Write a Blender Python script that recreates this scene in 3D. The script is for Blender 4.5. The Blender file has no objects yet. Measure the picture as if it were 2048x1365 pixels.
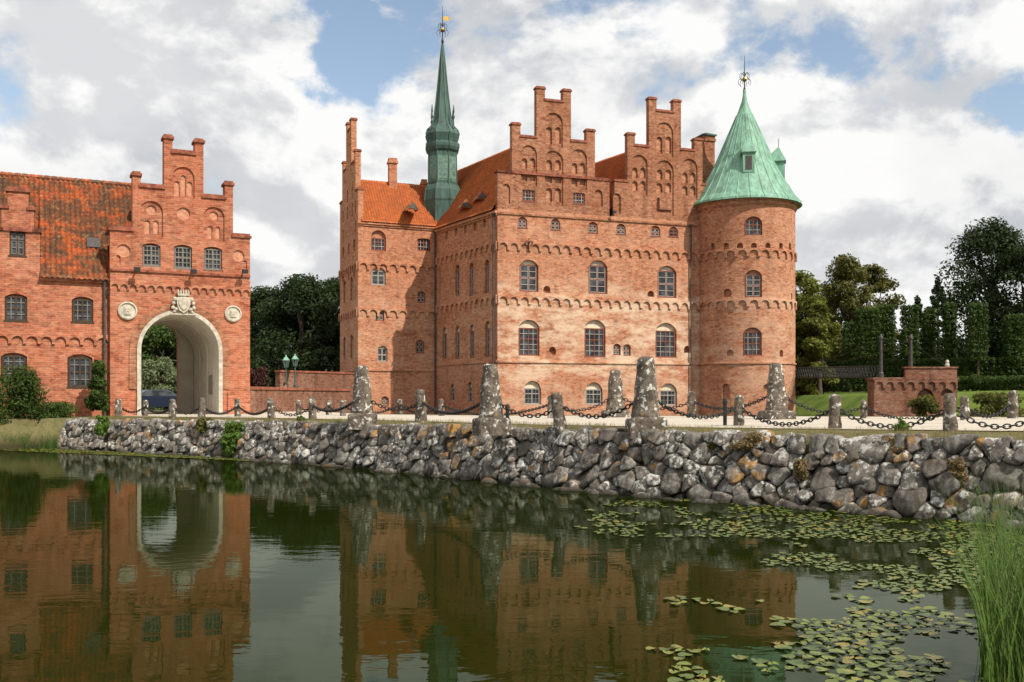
import bpy, bmesh, math, random
import numpy as np
from mathutils import Vector, Matrix, noise
from mathutils.geometry import tessellate_polygon
random.seed(7); np.random.seed(7)
F=1990.; HZ=795.; CH=2.2
S=bpy.context.scene
# ---------------------------------------------------------------- helpers
WM={}
def reg(o,W,parent):
    WM[o.name]=W
    S.collection.objects.link(o)
    if parent is not None:
        o.parent=parent; o.matrix_basis=WM[parent.name].inverted()@W
    else: o.matrix_basis=W
    return o
def props(o,label=None,category=None,kind=None,group=None):
    if label:o["label"]=label
    if category:o["category"]=category
    if kind:o["kind"]=kind
    if group:o["group"]=group
    return o
def empty(name,loc,**k):
    o=bpy.data.objects.new(name,None); o.empty_display_size=.5
    reg(o,Matrix.Translation(loc),None); return props(o,**k)
class Geo:
    def __init__(s): s.v=[];s.f=[];s.m=[]
    def add(s,vs,fs,m=0):
        b=len(s.v); s.v+= [tuple(p) for p in vs]
        for f in fs: s.f.append(tuple(i+b for i in f)); s.m.append(m)
    def box(s,x0,x1,y0,y1,z0,z1,m=0):
        s.add([(x0,y0,z0),(x1,y0,z0),(x1,y1,z0),(x0,y1,z0),(x0,y0,z1),(x1,y0,z1),(x1,y1,z1),(x0,y1,z1)],
          [(0,3,2,1),(4,5,6,7),(0,1,5,4),(1,2,6,5),(2,3,7,6),(3,0,4,7)],m); return s
    def lathe(s,prof,seg=16,m=0,cx=0,cy=0,rot=0,cap=True):
        vs=[];fs=[]
        for r,z in prof:
            for i in range(seg):
                a=rot+2*math.pi*i/seg; vs.append((cx+r*math.cos(a),cy+r*math.sin(a),z))
        for k in range(len(prof)-1):
            for i in range(seg):
                j=(i+1)%seg; fs.append((k*seg+i,k*seg+j,(k+1)*seg+j,(k+1)*seg+i))
        if cap:
            fs.append(tuple(range(seg))[::-1]); fs.append(tuple((len(prof)-1)*seg+i for i in range(seg)))
        s.add(vs,fs,m)
    def tube(s,p,q,r,seg=6,m=0):
        p=Vector(p);q=Vector(q);d=(q-p).normalized()
        a=d.orthogonal().normalized();b=d.cross(a)
        vs=[]
        for c in(p,q):
            for i in range(seg):
                t=2*math.pi*i/seg; vs.append(c+a*r*math.cos(t)+b*r*math.sin(t))
        fs=[(i,(i+1)%seg,seg+(i+1)%seg,seg+i) for i in range(seg)]+[tuple(range(seg))[::-1],tuple(range(seg,2*seg))]
        s.add(vs,fs,m)
    def poly(s,outer,holes,y,m=0,):
        loops=[[Vector((a,b,0)) for a,b in outer]]+[[Vector((a,b,0)) for a,b in h] for h in holes]
        flat=[p for l in loops for p in l]
        tr=tessellate_polygon(loops)
        fs=[]
        for t in tr:
            a,b,c=[flat[i] for i in t]
            ar=(b.x-a.x)*(c.y-a.y)-(c.x-a.x)*(b.y-a.y)
            if abs(ar)<1e-7: continue
            fs.append(tuple(t) if ar>0 else tuple(t)[::-1])
        s.add([(p.x,y,p.y) for p in flat],fs,m)
    def wall(s,outer,holes,y0=0,thick=.5,back=True,m=0):
        s.poly(outer,[h['p'] for h in holes],y0,m)
        for h in holes: s.hole(h,y0)
        n=len(outer)
        if thick>0:
            ar=sum(outer[i][0]*outer[(i+1)%n][1]-outer[(i+1)%n][0]*outer[i][1] for i in range(n))
            o=outer if ar>0 else outer[::-1]
            vs=[(a,y0,b) for a,b in o]+[(a,y0+thick,b) for a,b in o]
            s.add(vs,[(i,i+n,(i+1)%n+n,(i+1)%n) for i in range(n)],m)
            if back:
                b=Geo(); b.poly(outer,[],y0+thick); s.add(b.v,[f[::-1] for f in b.f],m)
    def hole(s,h,y0):
        p=h['p'];n=len(p);d=h['d']
        ar=sum(p[i][0]*p[(i+1)%n][1]-p[(i+1)%n][0]*p[i][1] for i in range(n))
        o=p if ar>0 else p[::-1]
        vs=[(a,y0,b) for a,b in o]+[(a,y0+d,b) for a,b in o]
        s.add(vs,[(i,(i+1)%n,(i+1)%n+n,i+n) for i in range(n)],h.get('rm',0))
        if h.get('bm') is not None:
            sub=h.get('sub',[])
            s.poly(p,[q['p'] for q in sub],y0+d,h['bm'])
            for q in sub: s.hole(q,y0+d)
    def mesh(s,name,mats,smooth=False):
        me=bpy.data.meshes.new(name); me.from_pydata(s.v,[],s.f)
        for m in mats: me.materials.append(m)
        me.polygons.foreach_set('material_index',s.m)
        if smooth: me.polygons.foreach_set('use_smooth',[True]*len(s.f))
        me.update(); return me
    def obj(s,name,mats,W=Matrix(),parent=None,smooth=False,**k):
        me=s.mesh(name,mats if isinstance(mats,(list,tuple)) else [mats],smooth)
        o=bpy.data.objects.new(name,me); reg(o,W,parent); return props(o,**k)
def npmesh(name,V,Fq,mats,smooth=False,col=None):
    me=bpy.data.meshes.new(name); n=len(V);m,k=Fq.shape
    me.vertices.add(n); me.vertices.foreach_set('co',np.asarray(V,np.float32).ravel())
    me.loops.add(m*k); me.loops.foreach_set('vertex_index',Fq.astype(np.int32).ravel())
    me.polygons.add(m); me.polygons.foreach_set('loop_start',np.arange(0,m*k,k,dtype=np.int32))
    me.polygons.foreach_set('loop_total',np.full(m,k,np.int32))
    if smooth: me.polygons.foreach_set('use_smooth',np.ones(m,bool))
    me.update(calc_edges=True)
    if col is not None:
        a=me.color_attributes.new('rnd','FLOAT_COLOR','POINT'); a.data.foreach_set('color',np.asarray(col,np.float32).ravel())
    for q in (mats if isinstance(mats,list) else [mats]): me.materials.append(q)
    return me
def npobj(name,me,W=Matrix(),parent=None,**k):
    o=bpy.data.objects.new(name,me); reg(o,W,parent); return props(o,**k)
def arch(cx,z0,z1,w,rise=None,n=10):
    if rise is None: rise=w/2
    rise=min(rise,w/2); R=(w*w/4+rise*rise)/(2*rise); zc=z1-R
    a=math.asin(min(1,w/2/R)); 
    if rise>=w/2-1e-6: a=math.pi/2
    pts=[(cx-w/2,z0),(cx+w/2,z0)]
    for i in range(n+1):
        t=a-2*a*i/n; pts.append((cx+R*math.sin(t),zc+R*math.cos(t)))
    return pts
def circ(cx,cz,r,n=16): return [(cx+r*math.cos(2*math.pi*i/n),cz+r*math.sin(2*math.pi*i/n)) for i in range(n)]
class Fac:
    """vertical facade plane from P0 to P1 (left to right seen from outside)"""
    def __init__(s,P0,P1):
        s.p=Vector((P0[0],P0[1],0)); d=Vector((P1[0]-P0[0],P1[1]-P0[1],0)); s.L=d.length; s.d=d.normalized()
        s.ang=math.atan2(d.y,d.x); s.W=Matrix.Translation(s.p)@Matrix.Rotation(s.ang,4,'Z'); s.inn=Vector((-s.d.y,s.d.x,0))
    def uz(s,px,py):
        a=(px-1024)/F; u=(a*s.p.y-s.p.x)/(s.d.x-a*s.d.y); t=s.p.y+u*s.d.y
        return u,CH+(HZ-py)/F*t
    def shift(s,k):
        q=s.p+s.inn*k; return Fac((q.x,q.y),(q.x+s.d.x*s.L,q.y+s.d.y*s.L))
    def arch(s,c,top,bot,w,rise=None):
        u0,_=s.uz(c-w/2,top);u1,_=s.uz(c+w/2,top);_,z1=s.uz(c,top);_,z0=s.uz(c,bot)
        ww=u1-u0
        return arch((u0+u1)/2,z0,z1,ww,None if rise is None else rise*ww),((u0+u1)/2,z0,z1,ww)
    def outline(s,pts): return [s.uz(*p) for p in pts]
def XY(px,D): return ((px-1024)/F*D,D)
# ---------------------------------------------------------------- materials
class M:
    def __init__(s,name,rough=.8,spec=.3):
        s.m=bpy.data.materials.new(name); s.m.use_nodes=True; s.t=s.m.node_tree; s.b=s.t.nodes['Principled BSDF']
        s.b.inputs['Roughness'].default_value=rough; s.b.inputs['Specular IOR Level'].default_value=spec
    def n(s,typ,ins={},**at):
        nd=s.t.nodes.new('ShaderNode'+typ)
        for k,v in at.items(): setattr(nd,k,v)
        for k,v in ins.items():
            if isinstance(v,bpy.types.NodeSocket): s.t.links.new(v,nd.inputs[k])
            else: nd.inputs[k].default_value=v
        return nd
    def math(s,op,a,b=0,c=0,clamp=False): return s.n('Math',{0:a,1:b,2:c},operation=op,use_clamp=clamp).outputs[0]
    def mix(s,f,a,b,blend='MIX'):
        cv=lambda x:x if isinstance(x,bpy.types.NodeSocket) else (x[0],x[1],x[2],1)
        return s.n('Mix',{0:f,6:cv(a),7:cv(b)},data_type='RGBA',blend_type=blend).outputs[2]
    def mr(s,v,a,b,c=0,d=1,smooth=False):
        nd=s.n('MapRange',{0:v,1:a,2:b,3:c,4:d},interpolation_type='SMOOTHSTEP' if smooth else 'LINEAR'); return nd.outputs[0]
    def noise(s,vec,scale,detail=4,rough=.55,dist=0):
        return s.n('TexNoise',{'Vector':vec,'Scale':scale,'Detail':detail,'Roughness':rough,'Distortion':dist}).outputs['Fac']
    def obj(s): return s.n('TexCoord').outputs['Object']
    def pos(s): return s.n('NewGeometry').outputs['Position']
    def scale(s,vec,x,y,z): return s.n('Mapping',{0:vec,3:(x,y,z)}).outputs[0]
    def bump(s,h,st=.5,d=.02):
        nd=s.n('Bump',{'Height':h,'Strength':st,'Distance':d}); s.t.links.new(nd.outputs[0],s.b.inputs['Normal'])
    def col(s,c): 
        if isinstance(c,bpy.types.NodeSocket): s.t.links.new(c,s.b.inputs['Base Color'])
        else: s.b.inputs['Base Color'].default_value=(*c,1)
        return s
def plain(name,c,rough=.7,spec=.3,var=.35,sc=6,metal=0,bump=0):
    k=M(name,rough,spec); f=k.noise(k.obj(),sc,5)
    k.col(k.mix(k.mr(f,.3,.7),[x*(1-var) for x in c],[min(1,x*(1+var)) for x in c])); k.b.inputs['Metallic'].default_value=metal
    if bump:k.bump(f,bump,.02)
    return k.m
def brick(name,c1,c2,mortar,pale=0,R=None,row=.10,wid=.30,stain=.5,palec=(.80,.62,.45),speck=(.76,.44,.27)):
    k=M(name,.9,.15); o=k.obj(); x=k.n('SeparateXYZ',{0:o})
    if R: u=k.math('MULTIPLY',k.math('ARCTAN2',x.outputs[1],x.outputs[0]),R)
    else: u=k.math('ADD',x.outputs[0],x.outputs[1])
    vec=k.n('CombineXYZ',{0:u,1:x.outputs[2]}).outputs[0]
    b=k.n('TexBrick',{'Vector':vec,'Color1':(*c1,1),'Color2':(*c2,1),'Mortar':(*mortar,1),'Scale':1,'Mortar Size':.012,'Mortar Smooth':.3,'Bias':0,'Brick Width':wid,'Row Height':row})
    g=k.pos()
    c=b.outputs['Color']
    vo=k.n('TexVoronoi',{'Vector':k.n('CombineXYZ',{0:u,1:k.math('MULTIPLY',x.outputs[2],2.6)}).outputs[0],'Scale':3.3}); vr=k.n('SeparateColor',{0:vo.outputs['Color']})
    c=k.mix(k.mr(vr.outputs[0],.74,.86,0,.5),c,speck)
    c=k.mix(k.mr(vr.outputs[1],.68,.84,0,.65),c,(.48,.38,.36),'MULTIPLY')
    sp=k.noise(k.scale(o,1,1,2.2),1.6,7,.78)
    c=k.mix(k.mr(sp,.44,.66,0,.5),c,speck)
    n1=k.noise(k.scale(o,1,1,2.8),4.5,3,.85)
    c=k.mix(k.mr(n1,.40,.64,0,.75),c,(.56,.48,.44),'MULTIPLY')
    big=k.noise(g,.22,5,.6)
    c=k.mix(k.mr(big,.38,.7,0,stain),c,(.72,.62,.57),'MULTIPLY')
    st=k.noise(k.scale(g,1.4,1.4,.16),1.0,4,.6)
    c=k.mix(k.mr(st,.50,.72,0,.65*stain),c,(.30,.24,.22),'MULTIPLY')
    if pale:
        z=k.n('SeparateXYZ',{0:g}).outputs[2]
        h=k.math('MULTIPLY',k.mr(z,1.0,5.5,.4,1,True),k.mr(z,9.8,13.5,1,.18,True))
        pn=k.noise(k.scale(g,.4,.4,1.0),.9,9,.78)
        f=k.math('MULTIPLY',k.math('MULTIPLY',k.mr(pn,.40,.62,0,1,True),h),pale)
        c=k.mix(f,c,palec)
    k.col(c); k.bump(k.math('ADD',b.outputs['Fac'],k.math('MULTIPLY',n1,-.8)),.6,-.02)
    return k.m
castle_brick=brick('castle_brick',(.72,.265,.125),(.46,.145,.066),(.60,.40,.27),pale=.25)
front_brick=brick('castle_front_brick',(.72,.265,.125),(.46,.145,.066),(.60,.40,.28),pale=.78)
tower_brick=brick('tower_brick',(.68,.26,.13),(.42,.14,.07),(.58,.40,.28),pale=.35,R=4.45)
gable_brick=brick('gable_brick',(.56,.205,.105),(.34,.11,.056),(.48,.33,.22),pale=0,stain=.85,speck=(.60,.37,.23))
gate_brick=brick('gate_brick',(.64,.18,.09),(.42,.105,.05),(.53,.31,.20),pale=.08,stain=.5,speck=(.66,.33,.20))
old_brick=brick('old_brick',(.36,.13,.075),(.24,.085,.05),(.34,.27,.20),stain=.9,speck=(.4,.28,.2))
plaster=plain('cream_plaster',(.72,.60,.45),.9,.1,.2,3)
white_plaster=plain('white_plaster',(.62,.575,.49),.9,.1,.15,1.2)
sandstone=plain('sandstone',(.50,.455,.37),.85,.2,.3,5,bump=.3)
plaque_m=plain('grey_plaque',(.25,.23,.20),.7,.2,.3,9)
coping_m=plain('coping_brick',(.28,.10,.062),.9,.1,.5,4,bump=.4)
frame_red=plain('painted_frame_brown',(.20,.065,.042),.5,.3,.2)
frame_grey=plain('painted_frame_grey',(.32,.29,.25),.5,.3,.2)
frame_dim=plain('weathered_dark_frame',(.19,.17,.145),.5,.3,.2)
bar_white=plain('white_glazing_bars',(.50,.46,.40),.5,.3,.1)
bar_dim=plain('grey_glazing_bars',(.22,.20,.175),.5,.3,.1)
iron=plain('black_iron',(.018,.017,.016),.55,.4,.3)
gold=plain('gilding',(.7,.45,.12),.35,.5,.1,metal=.8)
pipe_m=plain('dark_zinc_pipe',(.07,.06,.055),.6,.4,.3)
wood_dark=plain('dark_timber',(.07,.05,.035),.8,.2,.3)
skin_m=plain('skin',(.5,.3,.22),.6,.3,.05); 
def glass():
    k=M('window_glass',.06,.45); n=k.noise(k.pos(),1.3,3); k.col(k.mix(k.mr(n,.42,.62),(.014,.016,.018),(.075,.085,.095))); k.bump(n,.25,.05); return k.m
glass_m=glass()
def tiles(name,c,dark,lich,amt):
    k=M(name,.85,.2); g=k.obj()
    a=k.noise(g,6,5,.8); b=k.noise(g,.55,8,.78); l=k.noise(g,4.5,6,.8); m2=k.noise(g,2.0,7,.8)
    q=k.mix(k.mr(a,.3,.7),[x*.5 for x in c],[x*1.35 for x in c])
    q=k.mix(k.mr(b,.42,.58,0,amt),q,dark)
    q=k.mix(k.mr(m2,.46,.55,0,amt*.9),q,dark)
    q=k.mix(k.mr(l,.56,.63,0,lich),q,(.46,.36,.17))
    k.col(q); return k.m
tile_castle=tiles('orange_roof_tiles',(.60,.16,.045),(.26,.085,.04),.2,.45)
tile_old=tiles('weathered_roof_tiles',(.54,.12,.037),(.10,.058,.035),.6,.95)
def copper(name,c1,c2,amt):
    k=M(name,.6,.35); o=k.obj()
    n1=k.noise(k.scale(o,1.5,1.5,.35),1.6,6,.65); n2=k.noise(o,9,4,.7)
    q=k.mix(k.mr(n1,.38,.66,0,amt),c1,c2); q=k.mix(k.mr(n2,.35,.75,0,.25),q,[x*1.8 for x in c1]); k.col(q); k.bump(n2,.2,.02); return k.m
copper_light=copper('verdigris_copper',(.21,.41,.30),(.08,.13,.09),.9)
copper_dark=copper('dark_verdigris_copper',(.065,.13,.105),(.022,.035,.03),.9)
def granite():
    k=M('lichen_granite',.9,.2); o=k.pos(); n=k.noise(o,22,5,.7); b=k.noise(o,4.5,5,.7); l=k.noise(o,7,6,.66); y=k.noise(o,3.1,5,.65)
    q=k.mix(k.mr(n,.3,.7),(.10,.078,.06),(.27,.225,.18)); q=k.mix(k.mr(b,.4,.6,0,.85),q,(.06,.046,.035))
    q=k.mix(k.mr(l,.57,.595,0,.88),q,(.64,.64,.58)); q=k.mix(k.mr(y,.66,.72,0,.6),q,(.36,.22,.05))
    k.col(q); k.bump(k.math('ADD',n,l),.8,.025); return k.m
granite_m=granite()
def rockmat():
    k=M('field_stone',.85,.25); o=k.pos(); r=k.n('VertexColor',layer_name='rnd').outputs[0]; rs=k.n('SeparateColor',{0:r})
    off=k.n('VectorMath',{0:o,1:k.n('VectorMath',{0:r,1:(37,51,23)},operation='MULTIPLY').outputs[0]},operation='ADD').outputs[0]
    n=k.noise(off,14,7,.78); b=k.noise(off,3.2,5,.6); l=k.noise(off,6.5,6,.70); y=k.noise(off,2.6,5,.65)
    base=k.mix(rs.outputs[0],(.11,.09,.07),(.34,.31,.275)); base=k.mix(k.math('MULTIPLY',rs.outputs[1],.4),base,(.26,.165,.115))
    q=k.mix(k.mr(n,.3,.72),k.mix(.7,base,(.026,.021,.016)),k.mix(.4,base,(.50,.47,.42)))
    q=k.mix(k.mr(b,.42,.66,0,.75),q,(.055,.044,.033))
    q=k.mix(k.math('MULTIPLY',k.mr(l,.52,.56,0,.9),k.mr(rs.outputs[2],.1,.65)),q,(.66,.65,.60))
    z=k.n('SeparateXYZ',{0:o}).outputs[2]
    q=k.mix(k.math('MULTIPLY',k.mr(y,.53,.60,0,.8),k.mr(rs.outputs[1],.68,.92)),q,(.44,.22,.04))
    q=k.mix(k.mr(z,.02,.20,.88,0),q,(.026,.022,.012))
    k.col(q); k.bump(k.math('ADD',k.math('MULTIPLY',n,1.4),l),1.0,.04); return k.m
rock_m=rockmat()
def leafm(name,c1,c2,tr=.25):
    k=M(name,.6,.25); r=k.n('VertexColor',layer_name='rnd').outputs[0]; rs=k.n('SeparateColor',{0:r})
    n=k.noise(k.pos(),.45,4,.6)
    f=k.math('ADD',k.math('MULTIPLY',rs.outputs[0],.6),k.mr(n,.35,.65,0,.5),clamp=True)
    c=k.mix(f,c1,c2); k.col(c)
    t=k.n('BsdfTranslucent',{0:k.mix(.5,c,(c2[0]*1.3,c2[1]*1.3,c2[2]))}); mx=k.n('MixShader',{0:tr,1:k.b.outputs[0],2:t.outputs[0]})
    k.t.links.new(mx.outputs[0],k.t.nodes['Material Output'].inputs[0]); return k.m
leaf_dark=leafm('dark_foliage',(.012,.024,.007),(.035,.062,.014))
leaf_mid=leafm('green_foliage',(.022,.045,.008),(.07,.115,.02))
leaf_olive=leafm('olive_foliage',(.045,.055,.01),(.15,.14,.027))
leaf_yellow=leafm('yellow_green_foliage',(.05,.07,.010),(.19,.20,.03))
leaf_bright=leafm('bright_foliage',(.04,.085,.012),(.12,.2,.03))
leaf_grey=leafm('silvery_foliage',(.08,.11,.05),(.2,.24,.12))
leaf_red=leafm('copper_foliage',(.04,.018,.014),(.09,.04,.03))
grass_m=leafm('grass_blades',(.07,.085,.02),(.19,.19,.06))
dry_m=leafm('dry_plants',(.13,.09,.04),(.27,.2,.09))
reed_m=leafm('reed_blades',(.03,.065,.010),(.10,.17,.03))
shore_m=leafm('shore_plants',(.025,.055,.010),(.085,.14,.025))
bark_m=plain('bark',(.09,.07,.05),.9,.1,.4,8,bump=.5)
# ---------------------------------------------------------------- terrain
def gz(x): return 1.28+.0069*(x+20)
SHORE=[(-19.6,42.9),(-10.9,36.5),(-5.1,31.3),(-.3,25.75),(3.04,21.9),(5.76,19.9),(7.2,18.5),(8.6,17.1),(11.5,15.0),(17,12.6)]
def offs(line,k):
    out=[]
    for i,p in enumerate(line):
        a=Vector(line[max(0,i-1)]);b=Vector(line[min(len(line)-1,i+1)]);d=(b-a).normalized()
        out.append((p[0]-d.y*k,p[1]+d.x*k))
    return out
edge=offs(SHORE,.75)
POND=[(-80,26),(-40,34),(-26,39.6),(-21.5,41.6)]+edge+[(26,12.5),(26,10.6),(12,10.2),(7,9.8),(4.9,9.0),(4.05,8.1),(3.65,7.1),(3.3,6),(2.6,4.6),(-4,4.2),(-20,5),(-80,8)]
MOAT=[(-10.5,57),(-14,66),(-21,80),(-21,122),(24,122),(26,95),(30,77),(40,70),(60,64),(95,58),(95,2),(36,20),(26,28),(16,35),(6,41),(-2,45),(-7,51)]
def sdist(P,poly):
    d=np.full(len(P),1e9); ins=np.zeros(len(P),bool); n=len(poly)
    for i in range(n):
        a=np.array(poly[i],float);b=np.array(poly[(i+1)%n],float);e=b-a;w=P-a
        t=np.clip((w@e)/(e@e),0,1); d=np.minimum(d,np.hypot(*(w-t[:,None]*e).T))
        c=((a[1]<=P[:,1])&(b[1]>P[:,1]))|((b[1]<=P[:,1])&(a[1]>P[:,1]))
        xs=a[0]+(P[:,1]-a[1])*e[0]/(e[1] if abs(e[1])>1e-9 else 1e-9); ins^=c&(P[:,0]<xs)
    return np.where(ins,-d,d)
def height(P):
    d=np.minimum(sdist(P,POND),sdist(P,MOAT)); x,y=P[:,0],P[:,1]
    base=1.28+.0069*(np.clip(x,-40,40)+20)
    lawn=.3+np.clip(d,0,3.5)*.6+np.clip(d-3.5,0,40)*.04
    near=.12+np.clip(d,0,5)*.12
    base=np.where(y<11.6,near,base)
    lw=(y>55)&(x>23); base=np.where(lw,lawn,base)
    bk=(y>75)&(x<=23); base=np.where(bk,1.3+np.clip(y-75,0,40)*.03,base)
    lf=(x<-20.5)&(y<46)&(y>20); base=np.where(lf,np.minimum(1.25,.1+np.clip(d,0,9)*.42),base)
    t=np.clip((d+.7)/.85,0,1); t=t*t*(3-2*t)
    return -1.3+(base+1.3)*t
def ax(a,b,st,lo,hi):
    c=list(np.arange(a,b,st)); s=st;v=c[-1];o=[]
    while v<hi: s*=1.35; v+=s; o.append(v)
    s=st;v=a;q=[]
    while v>lo: s*=1.35; v-=s; q.append(v)
    return np.array(q[::-1]+c+o)
xs=ax(-45,60,.45,-1800,1800); ys=ax(-4,128,.45,-300,2500)
X,Y=np.meshgrid(xs,ys); P=np.stack([X.ravel(),Y.ravel()],1); Z=height(P)
V=np.column_stack([P,Z]); nx=len(xs);ny=len(ys)
I=(np.arange(ny-1)[:,None]*nx+np.arange(nx-1)[None,:]).ravel(); Q=np.stack([I,I+1,I+nx+1,I+nx],1)
k=M('ground_grass',.95,.1); g=k.pos(); n=k.noise(g,1.1,6,.7); b=k.noise(g,9,5,.75); c=k.mix(k.mr(n,.35,.68),(.07,.08,.022),(.19,.17,.075)); c=k.mix(k.mr(b,.4,.7,0,.7),c,(.21,.16,.095))
gs=k.n('SeparateXYZ',{0:g}); z=gs.outputs[2]
lm=k.math('MULTIPLY',k.mr(gs.outputs[1],52,58),k.mr(gs.outputs[0],20,23))
c=k.mix(lm,c,k.mix(k.mr(k.noise(g,.6,7,.75),.35,.65),(.06,.105,.018),(.15,.20,.04)))
c=k.mix(k.mr(z,.15,.6,1,0),c,(.04,.035,.016)); k.col(c); k.bump(b,.8,.05)
npobj('ground',npmesh('ground',V,Q,k.m,True),kind='structure',label='grassy ground around moat and pond')
# water
k=M('pond_water',.03,.28); g=k.pos()
n1=k.noise(k.scale(g,1.0,2.2,1),1.3,3,.5,.4); n2=k.noise(k.scale(g,1,1.8,1),8,2,.5); mu=k.noise(g,.12,3); gust=k.noise(g,.2,2)
bp_=k.n('Bump',{'Height':k.math('MULTIPLY',k.math('ADD',n1,k.math('MULTIPLY',n2,.10)),k.mr(gust,.35,.65,.45,1)),'Strength':.032,'Distance':.10}).outputs[0]
df=k.n('BsdfDiffuse',{0:k.mix(mu,(.008,.013,.0015),(.016,.023,.003))}); gl_=k.n('BsdfGlossy',{'Color':(.47,.51,.44,1),'Roughness':.01,'Normal':bp_}); fr_n=k.n('Fresnel',{'IOR':1.30,'Normal':bp_})
mx=k.n('MixShader',{0:fr_n.outputs[0],1:df.outputs[0],2:gl_.outputs[0]}); k.t.links.new(mx.outputs[0],k.t.nodes['Material Output'].inputs[0])
G=Geo(); G.add([(-90,-1,0),(100,-1,0),(100,125,0),(-90,125,0)],[(0,1,2,3)]); G.obj('water',k.m,kind='structure',label='still dark green pond and moat water')
# gravel path
k=M('gravel',.95,.1); g=k.pos(); n=k.noise(g,30,4,.8); b=k.noise(g,.9,5,.6); c=k.mix(k.mr(n,.3,.7),(.38,.33,.27),(.62,.56,.47)); c=k.mix(k.mr(b,.5,.75,0,.4),c,(.27,.23,.16)); k.col(c); k.bump(n,.5,.01); gravel=k.m
G=Geo()
path=[(-23,62),(-20.2,50.3),(-18.4,46.8),(-8.9,39.2),(-3.8,33.6),(.9,27.5),(3.9,24.6),(7.9,21.9),(16,16.8),(34,6),(36,18),(25,26.5),(15,33),(5.6,38.6),(-1,41.6),(-7,47.5),(-9.6,54),(-12,62)]
tr=tessellate_polygon([[Vector((x,y,0)) for x,y in path]]); G.add([(x,y,gz(x)+.02) for x,y in path],[tuple(t) for t in tr]); G.obj('gravel_path',gravel,kind='structure',label='pale gravel path along the causeway')
# ---------------------------------------------------------------- world & light
sun_to=Vector((9.6,-8.2,13.3)).normalized()
w=bpy.data.worlds.new('World'); S.world=w; w.use_nodes=True; T=w.node_tree
class Wd(M):
    def __init__(s): s.t=T
k=Wd(); bg=T.nodes['Background']; bg.inputs[1].default_value=.1
sky=k.n('TexSky',sky_type='NISHITA',sun_disc=False,sun_elevation=math.asin(sun_to.z),sun_rotation=math.atan2(sun_to.x,sun_to.y),air_density=1.0,dust_density=.6,ozone_density=1.5)
d=k.n('TexCoord').outputs['Generated']; nrm=k.n('VectorMath',{0:d},operation='NORMALIZE').outputs[0]
p=k.scale(nrm,1,1,1.4)
n1=k.noise(p,4.2,14,.58,.15)
n2=k.noise(k.n('VectorMath',{0:p,1:(.022,-.01,.045)},operation='ADD').outputs[0],4.2,14,.58,.15)
n3=k.noise(k.n('VectorMath',{0:p,1:(3.1,1.7,.4)},operation='ADD').outputs[0],2.6,7,.55)
wc=k.n('TexNoise',{'Vector':p,'Scale':7.0,'Detail':8,'Roughness':.62}).outputs['Color']
wv=k.n('VectorMath',{0:wc,1:(.5,.5,.5)},operation='SUBTRACT').outputs[0]
nrw=k.n('VectorMath',{0:nrm,1:k.n('VectorMath',{0:wv,1:(.28,.0,.22)},operation='MULTIPLY').outputs[0]},operation='ADD').outputs[0]
hole=None
for px,py,rad,a in [(670,40,.085,1.0),(1060,100,.08,.6),(1280,40,.12,.85),(1640,60,.08,.95),(1860,50,.07,.7),(2040,240,.07,1.0),(1480,30,.08,.8),(850,10,.09,.9),(2040,330,.04,.7)]:
    v=Vector(((px-1024)/F,1,(HZ-py)/F)).normalized()
    dt=k.n('VectorMath',{0:nrw,1:v},operation='DISTANCE').outputs['Value']
    f=k.mr(dt,rad*1.15,0,0,a,True); hole=f if hole is None else k.math('MAXIMUM',hole,f)
dens=k.math('SUBTRACT',k.math('ADD',n1,.12),k.math('MULTIPLY',hole,.20))
cl=k.mr(dens,.42,.53,0,1,True)
sh=k.mr(k.math('SUBTRACT',n1,n2),-.07,.065,0,1,True)
sh=k.math('ADD',k.math('MULTIPLY',sh,.65),k.mr(n3,.34,.58,0,.5),clamp=True)
cc=k.mix(sh,(4.5,4.8,5.3),(9.9,9.85,9.7))
skc=k.mix(1,sky.outputs[0],(2.1,1.85,1.6),'MULTIPLY')
T.links.new(k.mix(cl,skc,cc),bg.inputs[0])
L=bpy.data.lights.new('sun','SUN'); L.energy=5.0; L.angle=math.radians(.5); L.color=(1,.93,.82)
lo=bpy.data.objects.new('sun',L); S.collection.objects.link(lo); lo.rotation_euler=sun_to.to_track_quat('Z','Y').to_euler()
cam=bpy.data.cameras.new('camera'); cam.lens=F/2048*36; cam.sensor_width=36; cam.shift_y=(HZ-682.5)/2048; cam.clip_end=5000; cam.clip_start=.1
co=bpy.data.objects.new('camera',cam); S.collection.objects.link(co); co.location=(0,0,CH); co.rotation_euler=(math.pi/2,0,0); S.camera=co
S.view_settings.view_transform='Standard'; S.view_settings.look='None'
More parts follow.
